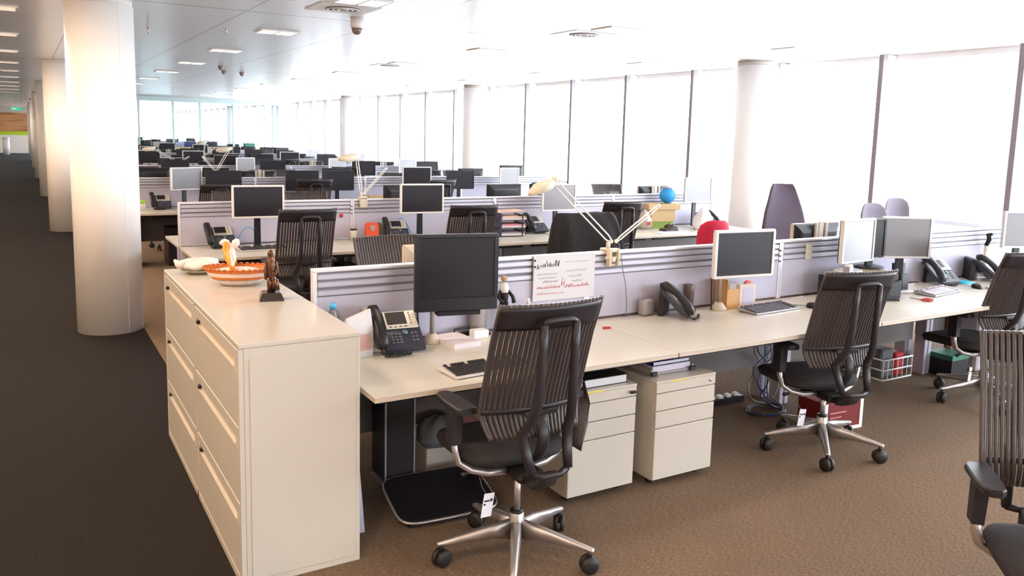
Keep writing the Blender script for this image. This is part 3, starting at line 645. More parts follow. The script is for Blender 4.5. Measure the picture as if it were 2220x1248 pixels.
def shell_chair(name, m, w_, top, label, loc, rot, group=None, flare=1.0):
    t = thing(name, label, 'chair', loc, R(rot), group)
    rings = []
    for z, f, th in ((top - 0.46, 0.72, 0.02), (top - 0.40, 0.9, 0.028), (top - 0.26, 1.0, 0.032), (top - 0.12, 0.97, 0.03), (top - 0.05, 0.85, 0.026), (top - 0.012, 0.62, 0.018), (top, 0.40, 0.008)):
        rings.append([(math.copysign(abs(math.cos(a)) ** 0.8, math.cos(a)) * w_ * f, -0.20 + math.sin(a) * th + 0.07 * (math.cos(a) * f) ** 2, z) for a in [2 * PI * i / 24 for i in range(24)]])
    MB().loft(rings).obj('backrest', m, t)
    MB().box(-0.22, 0.22, -0.13, 0.27, 0.43, 0.49, 0.03, seg=2, smooth=True).obj('seat', m, t)
    MB().tube([(0, -0.215, top - 0.30), (0, -0.24, 0.52), (0, -0.16, 0.42), (0, 0, 0.41)], 0.02, 8).obj('back_stem', BLACK, t)
    MB().cyl((0, 0, 0.10), (0, 0, 0.425), 0.025).obj('gas_post', BLACK, t)
    b = MB()
    for k in range(5): b.tube([(0, 0, 0.12), (0.28 * math.cos(R(72 * k + 30)), 0.28 * math.sin(R(72 * k + 30)), 0.085)], [0.03, 0.014], 8)
    b.obj('star_base', BLACK, t)
    for k in range(5): castor(t, R(72 * k + 30), 0.27)
    return t
shell_chair('task_chair', REDFAB, 0.20, 1.02, 'bright red fabric task chair between the first and second rows', (5.98, 6.10, 0), -8)
shell_chair('fabric_chair', LILAC, 0.18, 1.22, 'lilac-grey fabric chair back by the windows, left of two', (7.38, 5.05, 0), 172, 'pale fabric chairs by the windows')
shell_chair('fabric_chair', LILAC, 0.16, 1.22, 'lilac-grey fabric chair back by the windows, right of two and higher', (8.46, 5.55, 0), 160, 'pale fabric chairs by the windows')
# coat on the chair behind the front screen
b = MB(); rings = []
for z, hw, th, y in ((0.70, 0.40, 0.075, 5.17), (0.90, 0.375, 0.085, 5.18), (1.02, 0.350, 0.08, 5.19), (1.12, 0.325, 0.07, 5.205), (1.185, 0.300, 0.05, 5.22), (1.215, 0.275, 0.03, 5.225)):
    rings.append([(3.815 + math.copysign(abs(math.cos(a)) ** 0.55, math.cos(a)) * hw, y + math.sin(a) * th * (1 + 0.18 * math.sin(9 * a + z * 7)), z + 0.004 * math.sin(6 * a)) for a in [2 * PI * i / 48 for i in range(48)]])
tag(b.loft(rings).obj('coat', COATM), 'black coat draped over the chair back behind the front screen', 'coat')

# ---------------------------------------------------------------- monitors
def make_monitor(name, w_, h, bez, scr, chin=0.0, mount='arm', label='x', backcol=None, sidebez=0.016, zc=1.12, base_drop=None):
    # origin on the desk under the panel; front faces -y; zc = height of panel centre above the floor
    t = thing(name, label, 'monitor'); z0 = zc - h / 2 - DZ; z1 = zc + h / 2 - DZ
    b = MB(); b.use(bez)
    sb = sidebez
    b.box(-w_ / 2, w_ / 2, -0.008, 0.022, z0, z0 + sb + chin, 0.004); b.box(-w_ / 2, w_ / 2, -0.008, 0.022, z1 - sb, z1, 0.004)
    b.box(-w_ / 2, -w_ / 2 + sb, -0.008, 0.022, z0 + sb + chin - 0.003, z1 - sb + 0.003); b.box(w_ / 2 - sb, w_ / 2, -0.008, 0.022, z0 + sb + chin - 0.003, z1 - sb + 0.003)
    b.obj('bezel', None, t)
    MB().box(-w_ / 2 + sb + 0.0005, w_ / 2 - sb - 0.0005, -0.003, 0.010, z0 + sb + chin + 0.0005, z1 - sb - 0.0005).obj('screen', scr, t)
    b = MB(); b.loft([[(-w_ / 2 + a, y, z0 + a), (w_ / 2 - a, y, z0 + a), (w_ / 2 - a, y, z1 - a), (-w_ / 2 + a, y, z1 - a)] for a, y in ((0.003, 0.0225), (0.01, 0.035), (0.05, 0.052), (0.07, 0.055))], smooth=False)
    b.obj('back_shell', backcol or BLACK, t)
    if mount == 'stand':
        b = MB(); b.prism([(-0.03, -0.0), (0.03, 0.0), (0.025, (z0 + z1) / 2 + 0.02), (-0.025, (z0 + z1) / 2 + 0.02)], 0.056, 0.078, 'y'); b.obj('neck', backcol or BLACK, t)
        b = MB(); b.loft([[(0.12 * math.cos(a), 0.06 + 0.085 * math.sin(a), z) for a in [2 * PI * i / 24 for i in range(24)]] for z in (0.0, 0.010)] + [[(0.10 * math.cos(a), 0.06 + 0.07 * math.sin(a), 0.016) for a in [2 * PI * i / 24 for i in range(24)]]]); b.obj('base', bez, t)
    elif mount == 'strap':
        b = MB(); zm = (z0 + z1) / 2
        for s in (-1, 1): b.box(s * 0.055 - 0.014, s * 0.055 + 0.014, 0.0555, 0.075, 0.014, z1 + 0.008, 0.004)
        b.box(-0.03, 0.03, 0.0555, 0.068, 0.014, z1 + 0.018, 0.008); b.obj('lifting_stand', BEIGE, t)
        b = MB(); b.box(-0.12, 0.12, -0.03, 0.13, 0.0, 0.0135, 0.004); b.obj('base', BEIGE, t)
    else:
        zm = (z0 + z1) / 2
        b = MB(); b.lathe([(0.052, 0.0), (0.050, 0.012), (0.030, 0.040), (0.022, 0.050)], 20, (-0.10, 0.10, 0)); b.obj('base', BEIGE, t)
        MB().cyl((-0.10, 0.10, 0.0505), (-0.10, 0.10, zm + 0.05), 0.013, 0.010).obj('pole', POL, t)
        b = MB(); b.tube([(-0.10, 0.085, zm + 0.01), (-0.05, 0.08, zm + 0.01), (0.0, 0.068, zm)], [0.016, 0.016, 0.02], 8); b.box(-0.045, 0.045, 0.0555, 0.064, zm - 0.045, zm + 0.045); b.obj('arm', BLACK, t)
        MB().tube([(-0.10, 0.09, zm), (-0.16, 0.08, zm - 0.04), (-0.19, 0.075, zm - 0.14), (-0.175, 0.08, 0.05), (-0.16, 0.10, 0.004)], 0.005, 6).obj('cable', BLACK, t)
    return t
m1 = make_monitor('monitor', 0.435, 0.392, BLACK, SCR, 0.050, 'arm', 'large black square monitor on an arm beside the desk phone at the front desk', sidebez=0.020, zc=1.112)
m1.location = (1.865, 3.625, DZ); m1.rotation_euler = (0, 0, R(-11))
MB().box(-0.10, 0.13, 0.0, 0.06, 0.160, 0.185, 0.004).obj('under_bracket', BLACKM, m1)
m2 = make_monitor('monitor', 0.475, 0.305, WHITEB, SCR, 0.0, 'arm', 'white-framed monitor with dark screen on a pole arm at the second front desk', zc=1.103, sidebez=0.018)
m2.location = (3.90, 3.62, DZ); m2.rotation_euler = (0, 0, R(-6))
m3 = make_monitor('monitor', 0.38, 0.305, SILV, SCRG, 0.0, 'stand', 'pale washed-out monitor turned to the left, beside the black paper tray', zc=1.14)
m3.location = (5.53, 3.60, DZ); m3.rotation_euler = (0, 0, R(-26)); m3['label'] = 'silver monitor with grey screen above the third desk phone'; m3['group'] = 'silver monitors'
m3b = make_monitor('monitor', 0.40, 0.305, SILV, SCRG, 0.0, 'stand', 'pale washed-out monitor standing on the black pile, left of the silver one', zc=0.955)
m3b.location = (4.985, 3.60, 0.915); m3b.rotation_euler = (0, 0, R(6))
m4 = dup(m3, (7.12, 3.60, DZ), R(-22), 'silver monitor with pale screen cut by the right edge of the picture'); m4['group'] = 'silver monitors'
m5 = make_monitor('monitor', 0.14, 0.28, BLACK, SCR, 0.0, 'stand', 'black monitor seen edge on just right of the pale turned monitor', zc=0.955)
m5.location = (5.285, 3.66, 0.915); m5.rotation_euler = (0, 0, R(-8))
mW = make_monitor('monitor', 0.465, 0.30, WHITEB, SCR, 0.0, 'stand', 'wide white-framed monitor with dark screen at the left of the second row', zc=1.155, sidebez=0.017)
mW.location = (1.83, 7.52, DZ); mW.rotation_euler = (0, 0, R(-2))
mW2 = dup(mW, (3.46, 7.52, DZ), R(-4), 'wide white-framed monitor in the middle of the second desk row')
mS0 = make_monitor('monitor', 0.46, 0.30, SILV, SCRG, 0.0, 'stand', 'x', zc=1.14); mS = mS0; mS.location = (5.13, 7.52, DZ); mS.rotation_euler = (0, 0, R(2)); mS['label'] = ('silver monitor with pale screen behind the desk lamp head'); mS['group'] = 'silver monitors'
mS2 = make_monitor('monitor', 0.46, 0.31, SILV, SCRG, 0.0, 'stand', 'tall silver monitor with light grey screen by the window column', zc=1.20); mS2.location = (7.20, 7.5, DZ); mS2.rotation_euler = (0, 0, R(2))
mB = make_monitor('monitor', 0.47, 0.29, BLACK, SCR, 0.0, 'stand', 'wide black monitor on the third row, left part', zc=1.10); mB.location = (2.34, 11.50, DZ); mB.rotation_euler = (0, 0, R(-2))
mK = make_monitor('monitor', 0.51, 0.28, BEIGE, SCR, 0.0, 'strap', 'black monitor back with beige lifting stand behind the front screen', zc=1.065); mK.location = (5.20, 4.15, DZ); mK.rotation_euler = (0, 0, R(180))
mG = make_monitor('monitor', 0.42, 0.34, BEIGE, SCR, 0.0, 'stand', 'beige monitor back above the front screen, left of the big black monitor', backcol=BEIGE, zc=1.00); mG.location = (2.06, 4.28, DZ); mG.rotation_euler = (0, 0, R(180))
MB().box(-0.10, 0.10, 0.0555, 0.060, 0.27, 0.34, 0.002).obj('recess', BLACKM, mG)
# a washed bright screen on the third row
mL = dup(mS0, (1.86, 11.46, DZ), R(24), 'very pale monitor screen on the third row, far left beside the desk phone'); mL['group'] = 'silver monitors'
def mon(src, x, y, rot, label): 
    o = dup(src, (x, y, DZ), R(rot), label, 'monitors on the farther desks'); return o
mon(mB, 3.42, 11.50, -4, 'dark grey monitor on the third row behind a chair')
mon(mB, 3.95, 11.50, -2, 'black monitor on the third row, left of the white desk lamp')
mon(mW, 5.20, 11.50, -6, 'white-framed monitor on the third row, just above the middle monitor of the second row')
mon(m3, 6.85, 11.50, 4, 'silver monitor on the third row, left of the window column')
mon(mB, 3.58, 8.27, 180, 'black monitor back poking over the second row screen, left of the middle white monitor')
mon(mB, 4.85, 8.27, 184, 'black monitor back low over the second row screen, left of the desk lamp head')
mon(mB, 5.45, 8.27, 178, 'black monitor back low over the second row screen, behind the desk lamp head')
mon(mK, 7.12, 8.27, 180, 'black monitor back with beige lifting stand over the second row screen by the windows')
mon(mB, 1.55, 12.3, 182, 'black monitor back over the third row screen, far left')
mon(mB, 6.55, 12.3, 180, 'black monitor back over the third row screen, right part')
mon(mB, 5.95, 10.9 + 0.6, -3, 'black monitor on the third row, between two silver ones')
# the rest of the far rows
side_n = {0: 'near', 1: 'far'}
plan = {3: [(mB, 2.33, -2), (m3, 3.55, 18), (mB, 4.05, -3), (m3, 5.30, 14), (mB, 5.85, -6), (m3, 6.78, 8), (mB, 7.24, -4)],
        4: [(mB, 1.6, -4), (mW, 2.4, -2), (mW, 3.32, 0), (mB, 4.1, 3), (mB, 4.87, -3), (mW, 5.2 + 0.3, -3), (mB, 6.4, 0), (m3, 7.2, 8)],
        5: [(mB, 1.9, 0), (mW, 2.9, -4), (mB, 3.8, 2), (mW, 4.7, -3), (mB, 5.6, 0), (mB, 6.5, -5), (m3, 7.3, 8)],
        6: [(mW, 2.0, 0), (mB, 3.0, 0), (mB, 3.9, 0), (mW, 4.9, 0), (mB, 5.9, 0), (mB, 7.0, 0)]}
for k, lst in plan.items():
    for n, (src, x, a) in enumerate(lst):
        mon(src, x, FY(k) + 0.47, a, 'monitor on the near side of the %s, %s from the left' % (ROWN[k], ORD[n]))
    xs = [1.5 + rnd.random() * 0.3 + 0.84 * j for j in range(8)]
    for n, x in enumerate(xs):
        if x > 7.5 or rnd.random() < 0.22: continue
        mon([mB, mK, mB, mW][int(rnd.random() * 4)], x, PY(k) + 0.42, 180 + rnd.uniform(-8, 8), 'monitor back over the screen of the %s, %s place from the left' % (ROWN[k], ORD[n]))
for n, x in enumerate((2.35, 3.0, 4.2, 7.35)): mon([mB, mK, mB, mW][n], x, 12.3, 180 + (n * 7) % 9 - 4, 'monitor back over the third row screen, %s of the four between its ends' % ORD[n])
for k in range(2, 7):
    for n in range(4):
        x = DX0 + DW * n + 0.5 + rnd.random() * 0.5
        if not (k == 2 and n < 2):
            chair_at(x, FY(k) - 0.30 - rnd.random() * 0.2, rnd.uniform(-25, 25), 'dark office chair on the near side of the %s, %s' % (ROWN[k], POSN[n]), 'dark chairs on the far rows', [chA, chB][n % 2])
        x = DX0 + DW * n + 0.5 + rnd.random() * 0.6
        chair_at(x, PY(k) + 1.1 + rnd.random() * 0.2, 180 + rnd.uniform(-25, 25), 'dark office chair on the far side of the %s, %s' % (ROWN[k], POSN[n]), 'dark chairs on the far rows', [chA, chB][(n + 1) % 2])

# ---------------------------------------------------------------- desk phones
def make_phone(label, scr=SCR):
    t = thing('desk_phone', label, 'phone')
    # body: sloped slab, front low (-y)
    prof = [(-0.095, 0.012), (-0.10, 0.030), (-0.085, 0.042), (0.075, 0.176), (0.088, 0.170), (0.080, 0.150), (-0.05, 0.022)]
    b = MB(); b.prism(prof, -0.075, 0.125, 'x'); b.obj('body', PHONE, t)
    M = Matrix.Translation((0, -0.085, 0.043)) @ Matrix.Rotation(math.atan2(0.134, 0.160), 4, 'X')      # local y runs up the slope, z out of it
    MB().box(-0.052, 0.118, 0.098, 0.206, 0.0005, 0.010, 0.004, M=M).obj('display_bezel', PHONEB, t)
    MB().box(-0.040, 0.062, 0.122, 0.198, 0.0105, 0.012, M=M).obj('display', scr, t)
    b = MB()
    for r_ in range(4):
        for c in range(3): b.box(-0.040 + c * 0.021, -0.024 + c * 0.021, 0.014 + r_ * 0.0165, 0.024 + r_ * 0.0165, 0.0005, 0.004, 0.002, M=M)
    for r_ in range(3):
        for c in range(2): b.box(0.068 + c * 0.020, 0.082 + c * 0.020, 0.020 + r_ * 0.022, 0.031 + r_ * 0.022, 0.0005, 0.004, 0.002, M=M)
    for c in range(4): b.box(-0.036 + c * 0.026, -0.020 + c * 0.026, 0.104, 0.111, 0.0105, 0.0125, M=M)
    for c in range(5): b.box(0.080, 0.088, 0.124 + c * 0.015, 0.130 + c * 0.015, 0.0105, 0.0125, M=M)
    b.obj('keypad', PHONEK, t)
    MB().lathe([(0.014, 0.0005), (0.014, 0.005), (0.006, 0.007)], 16, (0.040, 0.078, 0), M=M).obj('navigation_button', mat('steel_blue', (0.12, 0.22, 0.28), 0.3, metal=0.4), t)
    b = MB(); b.prism([(0.080, 0.168), (0.092, 0.160), (0.100, 0.0), (0.070, 0.0), (0.060, 0.120)], -0.06, 0.11, 'x'); b.obj('foot', BLACK, t)
    H = lambda yy, zz: M @ Vector((-0.102, yy, zz))
    b = MB(); b.tube([H(-0.020, 0.016), H(-0.005, 0.034), H(0.03, 0.044), H(0.07, 0.050), H(0.12, 0.052), H(0.17, 0.046), H(0.205, 0.034), H(0.222, 0.014)], [0.022, 0.030, 0.030, 0.026, 0.025, 0.028, 0.031, 0.022], 14, sq=(0.95, 0.85)); b.obj('handset', BLACK, t)
    MB().box(-0.122, -0.0755, 0.0, 0.205, -0.012, 0.010, 0.004, M=M).obj('cradle', PHONE, t)
    pts = []
    for i in range(60):
        u = i / 59; pts.append((-0.10 + 0.14 * u, -0.13 - 0.012 * math.sin(PI * u) + 0.007 * math.cos(i * 1.9), 0.014 + 0.007 * math.sin(i * 1.9)))
    MB().tube([(-0.098, -0.088, 0.045), (-0.104, -0.115, 0.02)] + pts, 0.0035, 5).obj('coiled_cord', BLACK, t)
    return t
ph1 = make_phone('slate desk phone with dark display at the front desk beside the filing cabinet'); ph1.location = (1.56, 3.69, DZ); ph1.rotation_euler = (0, 0, R(-4))
def phone(x, y, rot, label): return dup(ph1, (x, y, DZ), R(rot), label, 'desk phones')
ph1['group'] = 'desk phones'
phone(3.42, 3.70, 35, 'slate desk phone turned sideways, right of the lamp clamp on the front desk')
phone(6.20, 3.73, -6, 'slate desk phone between the black cups and the right edge of the front desk')
phone(6.72, 3.70, 50, 'slate desk phone turned sideways with its handset arched, near the right edge')
phone(1.52, 7.70, 2, 'slate desk phone at the left end of the second row')
phone(3.25, 7.70, -8, 'slate desk phone right of the red hole punch on the second row')
phone(4.95, 7.72, 6, 'slate desk phone behind the black paper trays on the second row')
phone(1.55, 11.62, 0, 'slate desk phone at the left end of the third row')
phone(7.55, 7.58, 30, 'slate desk phone beside the mounted papers at the window end of the second row')

# ---------------------------------------------------------------- keyboards and mice
def make_keyboard(label, basem, keym, w_=0.44):
    t = thing('keyboard', label, 'keyboard')
    MB().prism([(0, 0.004), (0, 0.011), (0.155, 0.029), (0.155, 0.006)], 0, w_, 'x').obj('base', basem, t)
    b = MB(); M = Matrix.Translation((0, 0, 0.0112)) @ Matrix.Rotation(math.atan2(0.018, 0.155), 4, 'X')
    for r_ in range(6):
        y0 = 0.014 + r_ * 0.0205 + (0.008 if r_ == 5 else 0); x = 0.012
        while x < w_ - 0.024:
            gap = (r_ < 5 and (w_ * 0.66 < x < w_ * 0.685 or w_ * 0.815 < x < w_ * 0.835)) or (r_ == 5 and (int((x - 0.012) / 0.0185) in (1, 6, 11, 16)))
            if not gap: b.box(x, x + 0.0165, y0, y0 + 0.0185, 0.0005, 0.0075, 0.002, M=M)
            x += 0.0185
    b.obj('keys', keym, t)
    MB().box(0.02, w_ - 0.02, 0.128, 0.150, 0.0, 0.0042).box(0.02, w_ - 0.02, 0.004, 0.02, 0.0, 0.0038).obj('feet', BLACKM, t)
    return t
kb = make_keyboard('black and silver keyboard at the front desk, half behind the nearest chair', SILV, BLACK); kb.location = (1.60, 3.10, DZ); kb.rotation_euler = (0, 0, R(4))
kb2 = make_keyboard('black keyboard in front of the white-framed monitor on the front desk', mat('silver_edge', (0.45, 0.44, 0.48), 0.3, metal=0.5), mat('grey_keys', (0.07, 0.065, 0.08), 0.35)); kb2.location = (3.90, 3.49, DZ); kb2.rotation_euler = (0, 0, R(4))
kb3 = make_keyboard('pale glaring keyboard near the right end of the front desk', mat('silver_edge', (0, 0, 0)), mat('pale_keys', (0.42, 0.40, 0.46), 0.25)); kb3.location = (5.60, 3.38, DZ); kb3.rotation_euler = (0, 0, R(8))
kb4 = dup(kb, (1.62, 7.31, DZ), R(2), 'black keyboard on the second row, behind the basket handle')
def make_mouse(label, loc, rot):
    t = thing('computer_mouse', label, 'mouse', loc, R(rot), 'computer mice')
    b = MB(); b.loft([[(0.029 * s * math.cos(a), 0.052 * s * math.sin(a), z) for a in [2 * PI * i / 20 for i in range(20)]] for s, z in ((0.95, 0.0), (1.0, 0.008), (0.95, 0.022), (0.75, 0.032), (0.35, 0.037), (0.02, 0.038))]); b.obj('body', BLACK, t)
    b = MB(); b.tube([(0, 0.05, 0.008), (-0.02, 0.12, 0.004), (-0.08, 0.17, 0.004), (-0.16, 0.19, 0.004)], 0.002, 5); b.obj('cable', BLACK, t)
make_mouse('black mouse right of the black keyboard on the front desk', (4.44, 3.50, DZ), 10)
make_mouse('black mouse right of the pale keyboard on the front desk', (6.29, 3.48, DZ), -25)
make_mouse('black mouse on the window end of the second row', (7.60, 7.45, DZ), 0)

# ---------------------------------------------------------------- desk lamps clamped to the screens
# lamp one: clamp on the front screen; lower arm leans right, upper arm returns left
l1 = thing('desk_lamp', 'ivory double-armed desk lamp clamped to the front screen, beside the white board', 'desk lamp', (3.00, PY(0), 1.135), 0, 'clamp desk lamps')
b = MB(); b.box(-0.036, -0.020, -0.070, -0.0275, -0.085, 0.020, 0.004).box(0.024, 0.040, -0.070, -0.0275, -0.085, 0.020, 0.004).box(-0.0195, 0.0235, -0.050, -0.0275, -0.085, -0.070, 0.003).box(-0.0195, 0.0235, -0.066, -0.0275, 0.000, 0.020, 0.003)
b.box(-0.030, 0.035, -0.0270, 0.045, 0.0015, 0.014, 0.003).box(-0.03, 0.035, 0.0275, 0.045, -0.06, 0.0010, 0.003)
b.cyl((-0.055, -0.052, -0.035), (0.068, -0.052, -0.035), 0.009).lathe([(0.015, 0), (0.015, 0.012)], 14, M=rotm((-0.010, -0.060, -0.045), R(90))); b.cyl((0.0, 0, 0.0145), (0, 0, 0.05), 0.013)
b.obj('clamp', LAMPB, l1)
MB().box(-0.0190, 0.0230, -0.040, -0.0278, -0.068, -0.002).obj('clamp_plate', mat('olive_plate', (0.30, 0.26, 0.16), 0.5), l1)
def rod_pair(a, c, off, name, par, r=0.0048, knob=0.013):
    a = Vector(a); c = Vector(c); d = (c - a).normalized(); n = d.cross(Vector((0, 1, 0))).normalized() * off
    b = MB()
    for s in (-1, 1): b.tube([a + n * s * 0.5, a + d * 0.04 + n * s, c - d * 0.03 + n * s, c + n * s * 0.5], r, 8)
    b.sphere(tuple(a), knob, 10); b.sphere(tuple(c), knob, 10); b.obj(name, LAMPW, par)
rod_pair((0.02, 0, 0.055), (-0.395, 0.0, 0.41), 0.016, 'upper_arm', l1)
rod_pair((0.06, 0.0, 0.055), (0.38, 0.0, 0.262), 0.009, 'lower_arm', l1)
b = MB(); M = Matrix.Translation((-0.405, 0.0, 0.42)) @ Matrix.Rotation(PI, 4, 'Z') @ Matrix.Rotation(R(22), 4, 'Y'); rg = []
for x, wy, zt, zb in ((0.0, 0.016, 0.010, -0.012), (0.035, 0.045, 0.024, -0.016), (0.07, 0.060, 0.030, -0.020), (0.11, 0.060, 0.026, -0.020), (0.15, 0.045, 0.010, -0.018), (0.175, 0.026, -0.004, -0.016)):
    rg.append([(x, wy, zb), (x, wy * 0.8, zt * 0.75), (x, 0, zt), (x, -wy * 0.8, zt * 0.75), (x, -wy, zb), (x, 0, zb + 0.004)])
b.loft(rg, M=M); b.sphere((-0.40, 0, 0.427), 0.022, 12); b.obj('lamp_head', LAMPB, l1)
MB().tube([(0.04, -0.078, -0.02), (0.05, -0.085, -0.10), (0.085, -0.075, -0.20), (0.105, -0.07, -0.32), (0.108, -0.06, -0.403)], 0.003, 6).obj('cable', CABLEG, l1)
def v_lamp(label, loc, head, elbow, flip=1):
    t = thing('desk_lamp', label, 'desk lamp', loc, 0, 'clamp desk lamps')
    b = MB(); b.box(-0.030, 0.045, -0.060, -0.0275, -0.085, 0.030, 0.004); b.box(-0.030, 0.045, -0.060, 0.045, 0.0015, 0.012, 0.003); b.cyl((-0.035, -0.04, -0.03), (0.05, -0.04, -0.03), 0.008); b.cyl((0.0, 0, 0.0125), (0, 0, 0.05), 0.013); b.obj('clamp', LAMPB, t)
    rod_pair((0.0, 0, 0.055), head, 0.012, 'upper_arm', t); rod_pair((0.03, 0, 0.055), elbow, 0.009, 'lower_arm', t)
    b = MB(); M = Matrix.Translation(head) @ Matrix.Rotation(0 if flip < 0 else PI, 4, 'Z') @ Matrix.Rotation(R(6), 4, 'Y'); rg = []
    for x, wy, zt, zb in ((-0.04, 0.02, 0.018, -0.005), (0.0, 0.04, 0.026, -0.03), (0.06, 0.06, 0.03, -0.045), (0.13, 0.06, 0.026, -0.045), (0.18, 0.045, 0.012, -0.03)):
        rg.append([(x, wy, zb), (x, wy * 0.8, zt * 0.75), (x, 0, zt), (x, -wy * 0.8, zt * 0.75), (x, -wy, zb), (x, 0, zb + 0.004)])
    b.loft(rg, M=M); b.obj('lamp_head', LAMPB, t); return t
v_lamp('white desk lamp clamped to the second row screen, one arm upright', (2.94, PY(1), 1.135), (-0.05, 0.0, 0.43), (0.27, 0.0, 0.31))
v_lamp('white desk lamp clamped to the third row screen, arms crossing', (2.30, PY(2), 1.135), (0.20, 0.0, 0.40), (-0.16, 0.0, 0.28))
v_lamp('white desk lamp clamped to the fourth row screen near the left end', (2.42, PY(3), 1.135), (-0.40, 0.0, 0.30), (0.20, 0.0, 0.15))
v_lamp('small white desk lamp on the fifth row screen', (3.6, PY(4), 1.135), (0.05, 0.0, 0.36), (0.25, 0.0, 0.22))

# ---------------------------------------------------------------- front row: things on the desk
def bx(name, x0, x1, y0, y1, z0, z1, m, label, cat, bev=0.003, group=None):
    cx, cy = (x0 + x1) / 2, (y0 + y1) / 2
    return tag(MB().box(x0 - cx, x1 - cx, y0 - cy, y1 - cy, 0, z1 - z0, bev).obj(name, m, None, (cx, cy, z0)), label, cat, group)
t = thing('water_bottle', 'clear water bottle with a sky-blue cap behind the corner of the filing cabinet', 'bottle', (1.262, 3.76, DZ))
MB().lathe([(0.030, 0.0), (0.032, 0.01), (0.032, 0.12), (0.029, 0.13), (0.032, 0.14), (0.032, 0.175), (0.014, 0.215), (0.012, 0.222)], 20).obj('bottle', CLEAR, t)
MB().lathe([(0.0155, 0.2225), (0.0155, 0.247), (0.012, 0.249)], 16).obj('cap', BLUE, t)
t = thing('paper_bag', 'white paper bag with a pink patch on the desk behind the filing cabinet', 'bag', (1.35, 3.66, DZ), R(10))
b = MB(); b.loft([[(-0.07, -0.03, 0), (0.07, -0.03, 0), (0.07, 0.03, 0), (-0.07, 0.03, 0)], [(-0.07, -0.028, 0.12), (0.072, -0.028, 0.12), (0.07, 0.03, 0.12), (-0.07, 0.03, 0.12)], [(-0.06, -0.008, 0.19), (0.068, -0.008, 0.225), (0.068, 0.008, 0.225), (-0.06, 0.008, 0.19)]], smooth=False); b.obj('bag', PAPER, t)
MB().box(0.0, 0.055, -0.0315, -0.0305, 0.03, 0.11).obj('printed_patch', mat('blush_print', (0.72, 0.45, 0.42), 0.7), t)
t = thing('box_file', 'grey box file standing behind the first desk phone', 'box file', (1.47, 3.80, DZ))
MB().box(-0.035, 0.035, -0.03, 0.03, 0, 0.20, 0.002).obj('case', GREYBOX, t); MB().lathe([(0.010, 0), (0.010, 0.002)], 12, M=rotm((0, -0.0302, 0.05), R(90))).obj('finger_ring', BLACK, t)
t = thing('paper_stack', 'square stack of white paper on the desk right of the first phone', 'paper', (1.89, 3.68, DZ), R(6))
MB().box(-0.075, 0.085, -0.11, 0.12, 0.0, 0.026).obj('sheets', PAPER, t); MB().box(-0.07, 0.08, -0.105, 0.115, 0.0262, 0.027).obj('top_sheet', mat('printed_sheet', (0.78, 0.72, 0.76), 0.8), t)
tag(MB().box(-0.045, 0.045, -0.03, 0.03, 0, 0.045, 0.004).obj('white_box', WHITE, None, (2.06, 3.735, DZ)), 'small white box right of the paper stack, under the black monitor', 'box')
tag(MB().tube([(-0.05, 0, 0.004), (-0.045, 0, 0.04), (0.045, 0, 0.045), (0.05, 0, 0.004), (-0.05, 0, 0.004)], 0.006, 8).obj('tape_loop', BLACK, None, (1.99, 3.80, DZ)), 'small black wire loop on the desk behind the paper stack', 'holder')
t = thing('document_holder', 'grey curved document stand under the black monitor', 'holder', (2.09, 3.80, DZ))
MB().sheet([[(-0.05 + 0.10 * i / 6, -0.02 * math.sin(PI * i / 6), 0.012 + 0.15 * j / 3) for i in range(7)] for j in range(4)], 0.006).obj('plate', mat('grey_plate', (0.28, 0.24, 0.24), 0.5), t)
MB().box(-0.06, 0.06, -0.04, 0.03, 0, 0.0115, 0.003).obj('foot', BLACKM, t)
t = thing('action_figure', 'small dark jointed toy figure with white chest standing behind the black monitor', 'figurine', (2.235, 3.78, DZ))
b = MB(); b.tube([(-0.016, 0, 0.005), (-0.020, -0.004, 0.09), (-0.008, 0, 0.17)], [0.010, 0.013, 0.016], 8); b.tube([(0.030, 0, 0.005), (0.022, -0.008, 0.09), (0.010, 0, 0.17)], [0.010, 0.012, 0.016], 8); b.lathe([(0.018, 0.16), (0.026, 0.20), (0.024, 0.225)], 12); b.tube([(0.022, 0, 0.235), (0.050, -0.01, 0.20), (0.055, -0.02, 0.165)], [0.009, 0.010, 0.012], 8); b.tube([(-0.022, 0, 0.235), (-0.04, -0.01, 0.20), (-0.022, -0.03, 0.175)], [0.009, 0.009, 0.010], 8); b.obj('body', BLACKM, t)
MB().lathe([(0.024, 0.2255), (0.028, 0.25), (0.018, 0.275), (0.008, 0.28)], 12).obj('chest', WHITE, t)
MB().sphere((0, 0, 0.300), 0.019, 12).obj('head', mat('tan_head', (0.50, 0.34, 0.20), 0.6), t)
t = thing('correction_bottle', 'slim white bottle on the desk just left of the white board', 'bottle', (2.40, 3.79, DZ))
MB().lathe([(0.018, 0.0), (0.019, 0.01), (0.017, 0.12), (0.010, 0.145), (0.009, 0.175), (0.002, 0.178)], 16).obj('body', WHITE, t)
MB().lathe([(0.0105, 0.1452), (0.0105, 0.160)], 12, (0, 0, 0)).obj('collar', CREAM, t)
tag(MB().box(-0.012, 0.012, -0.022, 0.022, 0, 0.010, 0.002).obj('eraser', RED, None, (2.82, 3.61, DZ), R(80)), 'tiny bright red block lying alone on the front desk', 'eraser')
